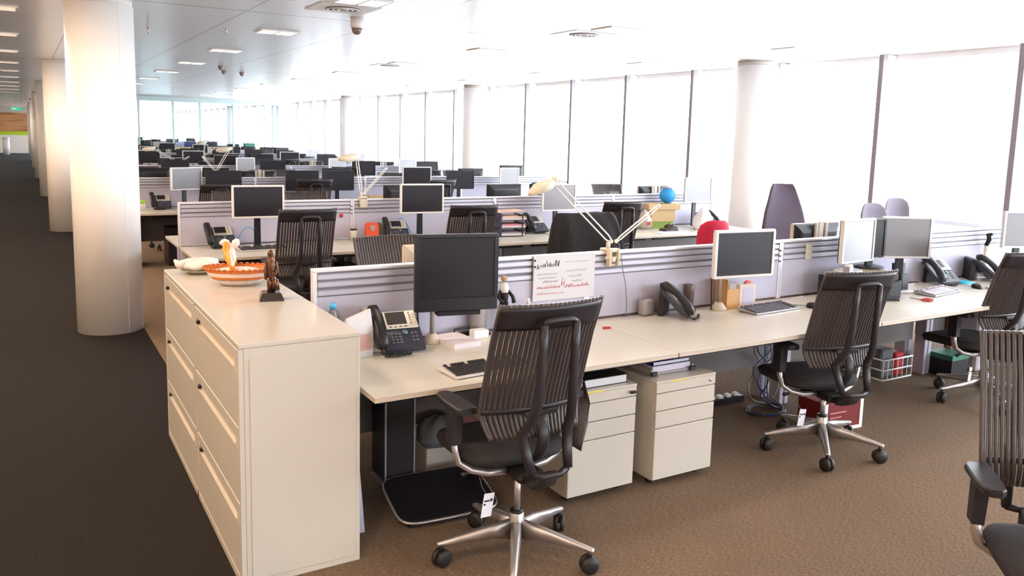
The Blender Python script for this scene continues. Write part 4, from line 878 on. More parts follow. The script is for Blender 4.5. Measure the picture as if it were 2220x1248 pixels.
# white board sheet with handwriting
t = thing('whiteboard', 'white board sheet with coloured handwriting hung on the front screen', 'whiteboard', (2.665, PY(0) - 0.034, 0.875))
MB().box(-0.215, 0.215, -0.004, 0.003, 0, 0.262, 0.002).obj('board', mat('white_board_face', (0.62, 0.61, 0.64), 0.45), t)
def scrib(x0, x1, z, h, n, m, r=0.0012, seed=1):
    q = random.Random(seed); pts = []
    for i in range(n):
        u = i / (n - 1); pts.append((x0 + (x1 - x0) * u + q.uniform(-1, 1) * h * 0.3, -0.0048, z + (h * 1.7 if i % 2 else 0) * q.uniform(0.3, 1.0)))
    MB().tube(pts, r, 4).obj('handwriting', m, t)
scrib(-0.165, -0.04, 0.195, 0.022, 26, INK, 0.0016, 2); scrib(-0.19, -0.175, 0.185, 0.018, 6, TEAL, 0.0022, 3)
scrib(-0.19, -0.05, 0.150, 0.006, 30, TEAL, 0.0007, 4); scrib(-0.18, -0.06, 0.128, 0.006, 26, TEAL, 0.0007, 5); scrib(-0.15, -0.05, 0.105, 0.008, 22, INK, 0.0008, 6)
scrib(0.0, 0.17, 0.215, 0.003, 10, TEAL, 0.0008, 7); scrib(0.01, 0.15, 0.160, 0.008, 20, TEAL, 0.0008, 8); scrib(0.03, 0.12, 0.128, 0.008, 14, TEAL, 0.0009, 9); scrib(0.05, 0.12, 0.100, 0.006, 10, INK, 0.0010, 10)
scrib(-0.19, -0.03, 0.070, 0.012, 26, REDM, 0.0016, 11); scrib(0.0, 0.17, 0.068, 0.012, 26, REDM, 0.0018, 12); scrib(-0.02, 0.0, 0.08, 0.03, 8, REDM, 0.0009, 13); scrib(-0.19, 0.0, 0.035, 0.010, 24, REDM, 0.0010, 14)
for z in (0.20, 0.235): MB().lathe([(0.006, 0), (0.006, 0.004)], 10, M=rotm((-0.208, -0.0042, z), R(90))).obj('magnet', BLACK, t)
# storage boxes under the second monitor
t = thing('magazine_file', 'wooden magazine file stuffed with papers under the white-framed monitor', 'magazine file', (3.915, 3.775, DZ), R(-4))
MB().box(-0.05, -0.045, -0.07, 0.05, 0.0, 0.19).box(0.045, 0.05, -0.07, 0.05, 0.0, 0.12).box(-0.0445, 0.0445, -0.07, -0.066, 0.0, 0.13).box(-0.0445, 0.0445, 0.046, 0.05, 0, 0.19).box(-0.0445, 0.0445, -0.0655, 0.0455, 0, 0.004).obj('case', TAN, t)
MB().box(-0.03, 0.035, -0.06, 0.04, 0.0045, 0.165, 0.004).obj('papers', mat('grey_papers', (0.48, 0.45, 0.46), 0.7), t)
t = thing('pencil_box', 'clear plastic box of stationery with a red top beside the magazine file', 'box', (4.055, 3.75, DZ), R(-4))
MB().box(-0.07, 0.07, -0.035, 0.035, 0.0, 0.15, 0.003).obj('box', mat('frosted_peach', (0.70, 0.58, 0.52), 0.3), t)
b = MB(); b.box(-0.04, 0.05, -0.0365, -0.0355, 0.02, 0.13); b.obj('label_sheet', mat('lilac_sheet', (0.55, 0.52, 0.66), 0.6), t)
MB().tube([(0.0, 0, 0.1505), (0.02, 0, 0.165), (0.05, 0, 0.160)], 0.008, 6).obj('red_grip', ORANGE, t)
tag(MB().lathe([(0.032, 0), (0.032, 0.16), (0.030, 0.165)], 18).obj('brown_jar', mat('brown_jar', (0.12, 0.08, 0.07), 0.3), None, (3.63, 3.815, DZ)), 'dark brown jar behind the pole of the second monitor arm', 'jar')
tag(MB().box(-0.06, 0.06, -0.03, 0.03, 0, 0.10, 0.02, seg=2, smooth=True).obj('clear_tape_box', mat('hazy_grey', (0.30, 0.27, 0.27), 0.3), None, (3.27, 3.80, DZ), R(15)), 'hazy grey plastic box behind the sideways phone', 'box')
# note on the screen
t = tag(MB().box(-0.035, 0.035, -0.003, 0.0, -0.055, 0.055).obj('paper_note', mat('ivory_note', (0.74, 0.70, 0.60), 0.7), None, (4.77, PY(0) - 0.0235, 1.045)), 'ivory paper note pinned to the front screen right of the white-framed monitor', 'note')
# black tray and binder stack
t = thing('paper_tray', 'low black paper tray piled with folders left of the black cups', 'paper tray', (5.02, 3.60, 0.8505), R(-1))
tag(MB().box(-0.28, 0.33, -0.115, 0.12, 0, 0.120, 0.006).obj('black_case', BLACK, None, (5.02, 3.60, DZ)), 'long black case under the paper tray, behind the second chair', 'case')
b = MB(); b.box(-0.27, 0.32, -0.11, 0.12, 0, 0.006); b.box(-0.27, -0.264, -0.11, 0.12, 0.0062, 0.05); b.box(0.314, 0.32, -0.11, 0.12, 0.0062, 0.05); b.obj('tray', BLACK, t)
MB().box(-0.26, 0.31, -0.10, 0.11, 0.0064, 0.045, 0.004).obj('folders', mat('dark_folders', (0.07, 0.05, 0.055), 0.5), t)
MB().box(-0.22, 0.28, -0.105, 0.118, 0.0455, 0.0640, 0.003).obj('folders', mat('tan_folders', (0.42, 0.34, 0.24), 0.6), t)
MB().box(0.00, 0.05, -0.112, -0.1055, 0.045, 0.063).obj('tab', BLUE, t)
t = thing('tape_dispenser', 'grey tape dispenser on the folders in the black paper tray', 'tape dispenser', (4.84, 3.55, 0.915), R(20))
MB().prism([(-0.07, 0), (0.06, 0), (0.06, 0.03), (0.02, 0.035), (-0.03, 0.07), (-0.06, 0.06)], -0.02, 0.02, 'y').obj('body', mat('dispenser_grey', (0.25, 0.24, 0.27), 0.35), t)
MB().lathe([(0.028, -0.022), (0.032, -0.022), (0.032, 0.022), (0.028, 0.022)], 20, M=rotm((-0.02, 0, 0.048), R(90))).obj('tape', CLEAR if 0 else WHITE, t)
t = thing('wire_rack', 'wire rack holding white papers behind the paper tray', 'rack', (5.45, 3.772, DZ))
b = MB()
for i in range(5): b.tube([(-0.10 + 0.05 * i, -0.04, 0.003), (-0.10 + 0.05 * i, 0.05, 0.003), (-0.10 + 0.05 * i, 0.06, 0.13)], 0.0025, 5)
b.tube([(-0.10, -0.04, 0.003), (0.10, -0.04, 0.003)], 0.0025, 5); b.tube([(-0.10, 0.06, 0.13), (0.10, 0.06, 0.13)], 0.0025, 5); b.obj('rack', BLACK, t)
b = MB(); b.sheet([[(-0.09 + 0.18 * i / 5, 0.04 - 0.03 * math.sin(i), 0.008 + 0.16 * j / 3) for i in range(6)] for j in range(4)], 0.004, smooth=False); b.obj('papers', PAPER, t)
t = thing('pen_pot', 'square black pen pot on the front desk, taller of the two', 'pen pot', (5.585, 3.655, DZ)); MB().box(-0.042, 0.042, -0.042, 0.042, 0.0, 0.13, 0.004).obj('pot', BLACK, t); MB().box(-0.034, 0.034, -0.034, 0.034, 0.1302, 0.132).obj('insert', mat('pot_inside', (0.10, 0.09, 0.09), 0.8), t)
t = thing('card_holder', 'black card holder standing on the square pen pot', 'card holder', (5.60, 3.69, DZ + 0.1325)); MB().prism([(-0.045, 0.0), (0.045, 0.0), (0.050, 0.075), (-0.050, 0.075)], -0.025, 0.02, 'y').obj('holder', BLACK, t); MB().box(-0.015, 0.018, -0.0262, -0.0255, 0.02, 0.05).obj('card_print', mat('dull_print', (0.2, 0.16, 0.16), 0.6), t)
t = thing('stapler', 'small black stapler at the desk edge behind the second chair', 'stapler', (5.17, 3.44, DZ), R(-20)); MB().box(-0.06, 0.06, -0.015, 0.015, 0, 0.012, 0.003).obj('base', BLACK, t); MB().prism([(-0.058, 0.0125), (0.058, 0.016), (0.058, 0.036), (-0.04, 0.038), (-0.058, 0.03)], -0.013, 0.013, 'y').obj('top', BLACK, t)
t = thing('scissors', 'red-handled scissors lying in front of the pale keyboard', 'scissors', (5.42, 3.33, DZ), R(100))
b = MB()
for s in (-1, 1): b.tube([(0.028 * math.cos(a) + 0.0, s * 0.022 + 0.016 * math.sin(a), 0.009) for a in [2 * PI * i / 14 for i in range(15)]], 0.006, 6)
b.obj('handle', RED, t); MB().prism([(0.03, -0.012), (0.03, 0.012), (0.12, 0.002), (0.12, -0.002)], 0.004, 0.009).obj('blade', POL, t)
t = thing('cleaning_cloth', 'bright blue folded cloth behind the right end of the pale keyboard', 'cloth', (6.42, 3.66, DZ), R(-30)); b = MB(); b.loft([[(-0.09, -0.04, 0), (0.09, -0.03, 0), (0.08, 0.03, 0), (-0.08, 0.04, 0)], [(-0.08, -0.035, 0.03), (0.085, -0.02, 0.012), (0.075, 0.02, 0.012), (-0.07, 0.03, 0.035)]]); b.obj('cloth', CYAN, t)
t = thing('white_papers', 'loose white papers behind the blue cloth near the right edge', 'paper', (6.93, 3.66, DZ), R(14)); b = MB(); b.box(-0.16, 0.10, -0.06, 0.08, 0, 0.006); b.box(-0.10, 0.14, -0.05, 0.07, 0.0062, 0.012, M=Matrix.Rotation(R(12), 4, 'Z')); b.obj('sheets', PAPER, t)
t = thing('envelope', 'plump cream envelope leaning on the papers near the right edge', 'envelope', (7.00, 3.44, DZ), R(-12)); b = MB(); b.loft([[(-0.15, -0.04, 0.0), (0.15, -0.04, 0.0), (0.15, 0.05, 0.0), (-0.15, 0.05, 0.0)], [(-0.17, -0.05, 0.018), (0.17, -0.05, 0.018), (0.17, 0.06, 0.03), (-0.17, 0.06, 0.03)], [(-0.16, -0.04, 0.030), (0.16, -0.04, 0.03), (0.16, 0.05, 0.055), (-0.16, 0.05, 0.055)]], smooth=False); b.obj('envelope', mat('cream_envelope', (0.78, 0.70, 0.52), 0.6), t)
tag(MB().tube([(0.09 * math.cos(a), 0.055 * math.sin(a), 0.008) for a in [2 * PI * i / 20 for i in range(21)]], 0.007, 8).obj('cable_ring', mat('taupe_ring', (0.36, 0.32, 0.31), 0.5), None, (6.42, 3.40, DZ)), 'oval grey cable loop on the front desk beside the third chair', 'cable')
t = thing('gooseneck_lamp', 'dark jointed arm with cream stem clamped behind the monitor at the right edge', 'arm', (6.95, 3.80, DZ))
MB().lathe([(0.05, 0), (0.048, 0.012), (0.02, 0.03)], 16).obj('base', BEIGE, t); MB().cyl((0, 0, 0.0305), (-0.005, 0, 0.26), 0.018, 0.013).obj('stem', LAMPB, t); MB().tube([(-0.005, 0, 0.2605), (0.02, -0.01, 0.31), (0.0, -0.01, 0.35), (0.06, -0.02, 0.36)], [0.016, 0.02, 0.022, 0.016], 8).obj('joint', BLACK, t)
t = thing('paper_bunch', 'small pot of white papers and black cables beside the cream arm stem', 'pot', (6.80, 3.80, DZ)); MB().lathe([(0.03, 0), (0.035, 0.08)], 14).obj('pot', WHITE, t)
b = MB(); b.tube([(0, 0, 0.081), (-0.02, 0, 0.14), (-0.05, 0.0, 0.12)], 0.012, 6); b.tube([(0.01, 0, 0.081), (0.03, 0, 0.16)], 0.010, 6); b.obj('cables', BLACK, t)

# ---------------------------------------------------------------- under the front desks
def pedestal(x, y, label, lockkey=False):
    t = thing('drawer_pedestal', label, 'drawer unit', (x, y, 0), 0, 'cream drawer pedestals')
    W, D, H0, H1 = 0.414, 0.58, 0.045, 0.576
    MB().box(0.0, W, 0.018, D, H0, H1 - 0.014, 0.002).obj('carcass', STEEL, t)
    MB().box(-0.001, W + 0.001, 0.0, D + 0.002, H1 - 0.0135, H1, 0.003).obj('top', STEEL, t)
    MB().box(0.002, W - 0.002, 0.0, 0.0175, H1 - 0.062, H1 - 0.0140, 0.002).obj('lock_rail', STEEL, t)
    for z0, z1 in ((H1 - 0.157, H1 - 0.067), (H1 - 0.250, H1 - 0.162), (H0 + 0.002, H1 - 0.255)):
        d = MB().box(0.002, W - 0.002, 0.0, 0.0175, z0, z1, 0.003).obj('drawer', STEEL, t)
    b = MB(); b.use(POL).lathe([(0.009, 0), (0.009, 0.003)], 12, M=rotm((W - 0.04, -0.0002, H1 - 0.036), R(90)))
    if lockkey: b.use(BLACK).box(W - 0.052, W - 0.018, -0.022, -0.0035, H1 - 0.044, H1 - 0.030, 0.004)
    b.obj('lock', None, t)
    MB().box(0.10, 0.20, -0.0008, -0.0001, H1 - 0.011, H1 - 0.004).obj('sticker', YEL, t)
    for sx in (0.05, W - 0.05):
        for sy in (0.08, D - 0.07):
            b = MB(); b.lathe([(0.02, -0.012), (0.021, -0.01), (0.021, 0.01), (0.02, 0.012)], 14, M=rotm((sx, sy, 0.021), R(90))); b.box(sx - 0.006, sx + 0.006, sy - 0.005, sy + 0.005, 0.025, H0 - 0.0005); b.obj('castor', RUB, t)
    return t
pedestal(2.218, 3.10, 'cream drawer pedestal with a key in its lock, right beside the nearest chair', True)
pedestal(2.735, 3.07, 'cream drawer pedestal with the navy binder and papers on top')
def binder(name, x0, x1, y0, y1, z0, h, cover, label):
    t = thing(name, label, 'binder', ((x0 + x1) / 2, (y0 + y1) / 2, z0)); w2, d2 = (x1 - x0) / 2, (y1 - y0) / 2
    MB().box(-w2 + 0.004, w2 - 0.006, -d2 + 0.004, d2 - 0.004, 0.0035, h - 0.0035).obj('pages', PAPER, t)
    MB().box(-w2, w2, -d2, d2, 0, 0.003).box(-w2, w2, -d2, d2, h - 0.003, h).box(-w2, -w2 + 0.003, -d2, d2, 0.0031, h - 0.0031).obj('cover', cover, t)
binder('ring_binder', 2.33, 2.60, 3.14, 3.46, 0.576, 0.045, BLACK, 'black ring binder lying on the pedestal nearest the first chair')
t = thing('letter_tray', 'grey wire letter tray on the second pedestal', 'tray', (2.93, 3.32, 0.576))
MB().box(-0.15, 0.15, -0.15, 0.15, 0, 0.012, 0.003).box(-0.15, -0.14, -0.15, 0.15, 0.0122, 0.03).box(0.14, 0.15, -0.15, 0.15, 0.0122, 0.03).obj('tray', mat('tray_grey', (0.40, 0.37, 0.37), 0.5), t)
MB().box(-0.155, -0.115, -0.165, -0.1505, 0, 0.022, 0.003).box(0.115, 0.155, -0.165, -0.1505, 0, 0.022, 0.003).obj('corner', BLACK, t)
tag(MB().box(-0.13, 0.13, -0.14, 0.14, 0, 0.030).obj('paper_pile', mat('lilac_paper', (0.66, 0.62, 0.74), 0.7), None, (2.93, 3.32, 0.5882)), 'thick pile of white paper in the letter tray', 'paper')
binder('folder', 2.81, 3.07, 3.19, 3.48, 0.6184, 0.022, NAVY, 'navy blue folder on top of the paper pile')
t = thing('computer_tower', 'slim black computer tower hung under the left end of the front desk', 'computer', (1.475, 3.60, 0.02))
MB().box(0.0, 0.145, 0.0, 0.19, 0.06, 0.580, 0.006).obj('case', BLACK, t); MB().box(0.003, 0.142, -0.010, -0.0005, 0.065, 0.575, 0.002).obj('front_panel', BLACKM, t)
MB().box(-0.008, -0.0005, -0.012, 0.0, 0.05, 0.58).box(0.1455, 0.152, -0.012, 0.0, 0.05, 0.58).box(-0.008, 0.152, -0.012, 0.19, 0.04, 0.0495).obj('cradle', mat('cradle_grey', (0.30, 0.27, 0.27), 0.4), t)
MB().box(0.03, 0.11, 0.06, 0.15, -0.02, 0.0395).obj('pedestal', BLACKM, t)
t = thing('footrest', 'black tilted footrest with chrome rim on the carpet beneath the front desk', 'footrest', (1.67, 3.39, 0), R(-4))
M = rotm((0, 0, 0.075), R(14)); ring = lambda s, z: [(math.copysign(abs(math.cos(a)) ** 0.35, math.cos(a)) * 0.25 * s, math.copysign(abs(math.sin(a)) ** 0.35, math.sin(a)) * 0.175 * s, z) for a in [2 * PI * i / 32 for i in range(32)]]
MB().loft([ring(1, -0.006), ring(1, 0.006), ring(0.96, 0.009)], M=M, smooth=False).obj('platform', BLACK, t)
MB().tube(ring(1.01, 0.0) + ring(1.01, 0.0)[:1], 0.007, 6, M=M).obj('rim', POL, t)
MB().box(-0.20, 0.20, -0.14, 0.15, 0, 0.02).box(-0.20, -0.18, 0.08, 0.10, 0.018, 0.085).box(0.18, 0.20, 0.08, 0.10, 0.018, 0.085).obj('stand', BLACKM, t)
t = thing('storage_box', 'grey storage box with an orange mark beneath the front desk', 'box', (1.87, 3.73, 0)); MB().box(-0.155, 0.155, -0.09, 0.09, 0.0, 0.20, 0.004).obj('box', GREYBOX, t); MB().box(0.085, 0.125, -0.0912, -0.0902, 0.115, 0.135).obj('mark', ORANGE, t)
t = thing('cloth_bag', 'dark grey cloth bag slumped on the grey storage box', 'bag', (1.83, 3.70, 0.2005))
rg = []
for z, r in ((0.0, 0.11), (0.04, 0.135), (0.09, 0.125), (0.13, 0.09), (0.15, 0.03)): rg.append([(r * math.cos(a) * (1 + 0.1 * math.sin(4 * a + z * 30)), 0.75 * r * math.sin(a) * (1 + 0.08 * math.cos(5 * a)), z + (0.006 * math.sin(5 * a) if z > 0 else 0)) for a in [2 * PI * i / 28 for i in range(28)]])
MB().loft(rg).obj('bag', GREYC, t); MB().tube([(0.05, -0.05, 0.11), (0.10, -0.10, 0.10), (0.12, -0.06, 0.03)], 0.010, 8).obj('strap', GREYC, t)
t = thing('shoe_box', 'white box with a red lid in the dark beneath the front desk', 'box', (2.16, 3.98, 0)); MB().box(-0.10, 0.04, -0.10, 0.10, 0, 0.14).obj('box', GREYBOX, t); MB().box(-0.103, 0.043, -0.103, 0.103, 0.1405, 0.175).obj('lid', mat('dull_red', (0.40, 0.04, 0.04), 0.6), t)
t = thing('jacket', 'grey folded jacket hanging over the right arm of the nearest chair', 'jacket', (2.02, 2.90, 0.0))
b = MB()
for q, (w0, d0, z0, z1) in enumerate(((0.052, 0.15, 0.706, 0.757),)):
    b.loft([[(w0 * s * math.cos(a), d0 * s * math.sin(a), z + 0.006 * math.sin(4 * a)) for a in [2 * PI * i / 24 for i in range(24)]] for s, z in ((0.8, 0.722), (1.0, 0.735), (0.95, 0.752), (0.6, 0.764))])
b.loft([[(0.052 + 0.010 * math.sin(3 * a + z * 20) + (0.012 * math.cos(a)), 0.15 * f * math.sin(a), z) for a in [2 * PI * i / 20 for i in range(20)]] for f, z in ((0.8, 0.745), (0.95, 0.66), (0.9, 0.56), (0.82, 0.47), (0.75, 0.43))])
b.obj('cloth', mat('heather_grey', (0.15, 0.13, 0.15), 0.9, noise=0.3, nscale=50, bump=0.4), t)
# red box, cables and stuff farther right
t = thing('red_box', 'dark red box with white edges behind the second chair', 'box', (4.42, 3.30, 0), R(-4))
MB().box(-0.17, 0.17, -0.11, 0.11, 0.0, 0.19, 0.003).obj('box', mat('deep_red', (0.17, 0.004, 0.006), 0.5), t)
MB().box(-0.172, -0.145, -0.112, -0.1105, 0, 0.19).box(0.145, 0.172, -0.112, -0.1105, 0, 0.19).box(-0.145, 0.145, -0.112, -0.1105, 0, 0.022).obj('white_trim', WHITE, t)
b = MB(); 
for i, (x0, x1) in enumerate(((-0.12, 0.02), (-0.12, -0.02))): b.box(x0, x1, -0.1118, -0.1106, 0.12 - i * 0.03, 0.128 - i * 0.03)
b.obj('printed_lines', mat('pale_red', (0.65, 0.22, 0.22), 0.6), t)
def cables(name, x, y, label, seed, ms):
    q = random.Random(seed); t = thing(name, label, 'cables', (x, y, 0))
    for m in ms:
        b = MB()
        for c in range(2):
            pts = [(q.uniform(-0.06, 0.06), q.uniform(0.02, 0.12), 0.60)]
            for i in range(4): pts.append((q.uniform(-0.09, 0.09), q.uniform(-0.08, 0.10), 0.42 - 0.11 * i))
            for i in range(7): a = i * 1.1 + c; pts.append((0.15 * math.cos(a) * q.uniform(0.7, 1.1), 0.10 * math.sin(a), 0.010 + 0.012 * c))
            sm = [pts[0]]
            for p0, p1, p2, p3 in zip(pts[:1] + pts[:-2], pts[:-1], pts[1:], pts[2:] + pts[-1:]):
                for k in (0.25, 0.5, 0.75, 1.0):
                    sm.append(tuple(0.5 * ((2 * p1[j]) + (-p0[j] + p2[j]) * k + (2 * p0[j] - 5 * p1[j] + 4 * p2[j] - p3[j]) * k * k + (-p0[j] + 3 * p1[j] - 3 * p2[j] + p3[j]) * k ** 3) for j in range(3)))
            sm = [(p[0], p[1], max(0.006, p[2])) for p in sm]
            b.tube(sm, 0.0045, 5)
        b.obj('cable', m, t)
cables('cable_tangle', 4.24, 3.66, 'tangle of blue and grey cables on the carpet right of the second pedestal', 5, (CABLE, CABLEG, BLACK))
cables('cable_tangle', 7.06, 3.64, 'tangle of grey cables beneath the desk behind the third chair', 9, (CABLEG, mat('white_cable', (0.6, 0.6, 0.62), 0.4)))
t = thing('power_block', 'black power strip lying in the cable tangle beneath the front desk', 'power strip', (4.12, 3.93, 0.03)); MB().box(-0.17, 0.17, -0.03, 0.03, -0.03, 0.012, 0.005).obj('body', BLACK, t)
b = MB()
for i in range(4): b.box(-0.14 + i * 0.075, -0.10 + i * 0.075, -0.018, 0.018, 0.0125, 0.035, 0.003)
b.obj('plug', WHITE, t)
t = thing('computer_tower', 'grey computer tower with blue clip beneath the desk behind the third chair', 'computer', (6.56, 3.57, 0)); MB().box(0.0, 0.28, 0.0, 0.21, 0.0, 0.48, 0.03, seg=2).obj('case', mat('pale_tower', (0.46, 0.44, 0.49), 0.4), t); MB().box(-0.01, 0.06, -0.03, -0.0005, 0.15, 0.18, 0.01).obj('clip', CABLE, t)
t = thing('wooden_board', 'narrow brown wooden board standing under the third front desk', 'board', (6.50, 3.785, 0)); MB().box(-0.03, 0.03, -0.012, 0.012, 0, 0.66).obj('board', mat('brown_board', (0.22, 0.09, 0.06), 0.6), t)
t = thing('shopping_crate', 'white wire crate of mixed red and grey things under the third front desk', 'crate', (5.78, 3.86, 0))
b = MB()
for z in (0.012, 0.09, 0.17): b.tube([(-0.18, -0.12, z), (0.18, -0.12, z), (0.18, 0.12, z), (-0.18, 0.12, z), (-0.18, -0.12, z)], 0.006, 6)
for i in range(7): b.tube([(-0.18 + 0.06 * i, -0.12, 0.01), (-0.18 + 0.06 * i, -0.12, 0.17)], 0.004, 5)
b.obj('crate', WHITE, t)
b = MB(); b.box(-0.15, 0.0, -0.08, 0.08, 0.02, 0.24, 0.01); b.obj('grey_bag', GREYC, t); b = MB(); b.box(0.01, 0.12, -0.09, 0.0, 0.02, 0.20, 0.01); b.obj('red_packet', RED, t)
t = thing('green_box', 'dark green lidded box on the carpet right of the wire crate', 'box', (6.30, 3.66, 0)); MB().box(-0.10, 0.12, -0.10, 0.10, 0, 0.14).obj('box', BLACKM, t); MB().box(-0.105, 0.125, -0.105, 0.105, 0.1405, 0.18).obj('lid', DGREEN, t)

# ---------------------------------------------------------------- second row: things on the desk
t = thing('hole_punch', 'big orange-red hole punch standing on the second row of desks', 'hole punch', (2.97, 7.66, DZ), R(-3))
b = MB(); b.loft([[(-0.062 * a, -0.05, z), (0.062 * a, -0.05, z), (0.062 * a, 0.03, z), (-0.062 * a, 0.03, z)] for a, z in ((1.0, 0.055), (1.02, 0.10), (0.92, 0.16), (0.70, 0.185))], smooth=False); b.obj('body', ORANGE, t)
MB().prism([(-0.018, 0.105), (0.018, 0.105), (0.028, 0.160), (-0.028, 0.160)], -0.0535, -0.051, 'y').obj('badge', mat('grey_badge', (0.35, 0.31, 0.28), 0.5), t)
MB().box(-0.068, 0.068, -0.06, 0.05, 0.0, 0.016, 0.003).box(-0.03, 0.03, -0.03, 0.02, 0.0165, 0.0545).obj('base', BEIGE, t)
t = thing('paper_cup', 'cream cup left of the orange-red hole punch', 'cup', (2.80, 7.70, DZ)); MB().lathe([(0.028, 0), (0.036, 0.11)], 18).obj('cup', LAMPB, t); MB().lathe([(0.037, 0.1102), (0.034, 0.122)], 18).obj('lid', BLACK, t)
tag(MB().lathe([(0.019, 0), (0.019, 0.006)], 16, M=rotm((0, 0, 0), R(90))).obj('round_magnet', RED, None, (2.72, PY(1) - 0.0235, 0.975)), 'tiny round red magnet on the second row screen', 'magnet')
t = thing('tape_roll', 'black tape roll standing right of the hole punch', 'tape', (3.09, 7.60, DZ)); MB().lathe([(0.012, -0.012), (0.030, -0.012), (0.030, 0.012), (0.012, 0.012)], 20, M=rotm((0, 0, 0.030), R(90))).obj('roll', BLACK, t)
t = thing('brown_bag', 'olive-brown paper bag behind the hole punch', 'bag', (3.10, 7.77, DZ)); MB().prism([(-0.08, 0), (0.08, 0), (0.06, 0.12), (0.0, 0.17), (-0.07, 0.13)], -0.03, 0.03, 'y').obj('bag', mat('olive_brown', (0.20, 0.16, 0.13), 0.7), t)
t = thing('paper_trays', 'stacked black letter trays overflowing with folders on the second row', 'letter trays', (4.50, 7.60, DZ), R(-10))
for k in range(3):
    z = 0.005 + 0.085 * k
    b = MB(); b.box(-0.17, 0.15, -0.13, 0.13, z, z + 0.006); b.box(-0.23, -0.10, -0.13, 0.13, z + 0.0062, z + 0.078, 0.004); b.box(0.142, 0.15, -0.13, 0.13, z + 0.0062, z + 0.060); b.obj('tray', mat('navy_black', (0.025, 0.022, 0.045), 0.4), t)
    MB().box(-0.095, 0.17 + 0.01 * k, -0.12, 0.12, z + 0.0065, z + 0.030).obj('papers', PAPER, t)
    MB().box(-0.09, 0.18, -0.115, 0.115, z + 0.0305, z + 0.046, 0.004).obj('folder', [mat('grey_folder', (0.30, 0.28, 0.31), 0.5), PINK, mat('peach_folder', (0.75, 0.55, 0.45), 0.6)][k], t)
    b = MB(); b.tube([(0.10, -0.10, z + 0.05), (0.17, -0.11, z + 0.06), (0.20, -0.09, z + 0.02)], 0.010, 6); b.obj('strap', BLACK, t)
MB().box(-0.12, 0.16, -0.12, 0.12, 0.262, 0.275, 0.005, M=rotm((0, 0, 0), 0, R(-3))).obj('folder', mat('peach_folder', (0, 0, 0)), t)
t = thing('blue_cable_loop', 'loop of light blue cable rising behind the left desk phone of the second row', 'cable', (1.80, 7.80, DZ)); MB().tube([(-0.12 + 0.24 * i / 12, 0, 0.006 + 0.16 * math.sin(PI * i / 12)) for i in range(13)], 0.006, 6).obj('cable', mat('pale_blue_cable', (0.20, 0.40, 0.72), 0.5), t)
t = thing('blue_cable_loop', 'loop of light blue cable behind the phone right of the hole punch', 'cable', (3.36, 7.80, DZ)); MB().tube([(-0.14 + 0.26 * i / 12, 0, 0.006 + 0.20 * math.sin(PI * i / 12)) for i in range(13)], 0.006, 6).obj('cable', mat('pale_blue_cable', (0, 0, 0)), t)
t = thing('cardboard_box', 'open brown cardboard box at the window end of the second row', 'box', (6.74, 7.66, DZ), R(-14)); MB().box(-0.17, 0.15, -0.10, 0.10, 0.085, 0.23, 0.003).obj('box', CARD, t); MB().box(-0.22, 0.21, -0.12, 0.13, 0.2305, 0.30, 0.004).obj('lid', CARD, t)
MB().box(-0.15, 0.13, -0.09, 0.09, 0.0, 0.0845).obj('green_folder', mat('olive_green', (0.22, 0.32, 0.05), 0.6), t)
t = thing('ball_toy', 'blue and grey round toy on top of the cardboard box', 'ball', (6.84, 7.66, DZ + 0.3005)); b = MB(); b.use(mat('bright_blue', (0.02, 0.33, 0.80), 0.4)).sphere((0, 0, 0.10), 0.10, 22); b.obj('ball', None, t); MB().loft([[(0.101 * math.cos(a) * c, 0.101 * math.sin(a) * c, 0.10 + z) for a in [2 * PI * i / 24 for i in range(24)]] for c, z in ((0.62, 0.081), (0.40, 0.094), (0.05, 0.102))]).obj('grey_cap', mat('toy_grey', (0.25, 0.24, 0.30), 0.5), t)
t = thing('plastic_bag', 'white plastic bag slumped right of the cardboard box', 'bag', (7.13, 7.32, DZ)); rg = []
for z, r in ((0.0, 0.12), (0.06, 0.14), (0.14, 0.12), (0.21, 0.08), (0.26, 0.03)): rg.append([(r * math.cos(a) * (1 + 0.14 * math.sin(4 * a + z * 30)), 0.8 * r * math.sin(a) * (1 + 0.1 * math.cos(5 * a)), z + (0.01 * math.sin(5 * a) if z else 0)) for a in [2 * PI * i / 28 for i in range(28)]])
MB().loft(rg).obj('bag', mat('white_film', (0.78, 0.78, 0.84), 0.45), t); MB().tube([(0, 0, 0.25), (0.05, 0, 0.28), (0.08, 0, 0.24)], 0.01, 6).obj('handle', mat('white_film', (0, 0, 0)), t)
t = thing('clutter_bag', 'clear bag of mixed bits left of the cardboard box', 'bag', (6.44, 7.60, DZ)); rg = []
for z, r in ((0.0, 0.09), (0.05, 0.11), (0.12, 0.09), (0.20, 0.05), (0.24, 0.01)): rg.append([(r * math.cos(a) * (1 + 0.12 * math.sin(5 * a + z * 30)), 0.8 * r * math.sin(a), z) for a in [2 * PI * i / 24 for i in range(24)]])
MB().loft(rg).obj('bag', mat('mixed_film', (0.42, 0.36, 0.30), 0.4, noise=0.5, nscale=40), t); MB().box(-0.02, 0.02, -0.105, -0.0955, 0.06, 0.10).obj('red_bit', RED, t)
t = thing('black_device', 'black telephone base in front of the cardboard box', 'phone', (6.62, 7.36, DZ)); MB().prism([(-0.10, 0), (0.10, 0), (0.08, 0.05), (-0.09, 0.02)], -0.06, 0.06, 'y').obj('base', BLACK, t); MB().tube([(-0.06, 0, 0.05), (0.0, 0, 0.075), (0.06, 0, 0.07)], [0.016, 0.012, 0.016], 8).obj('handset', BLACK, t)
t = thing('desk_pad', 'cream envelope lying flat on the second row of desks near the red chair', 'envelope', (6.05, 7.20, DZ), R(-6)); MB().box(-0.18, 0.18, -0.07, 0.07, 0, 0.004).obj('sheet', mat('manila', (0.72, 0.58, 0.38), 0.7), t)
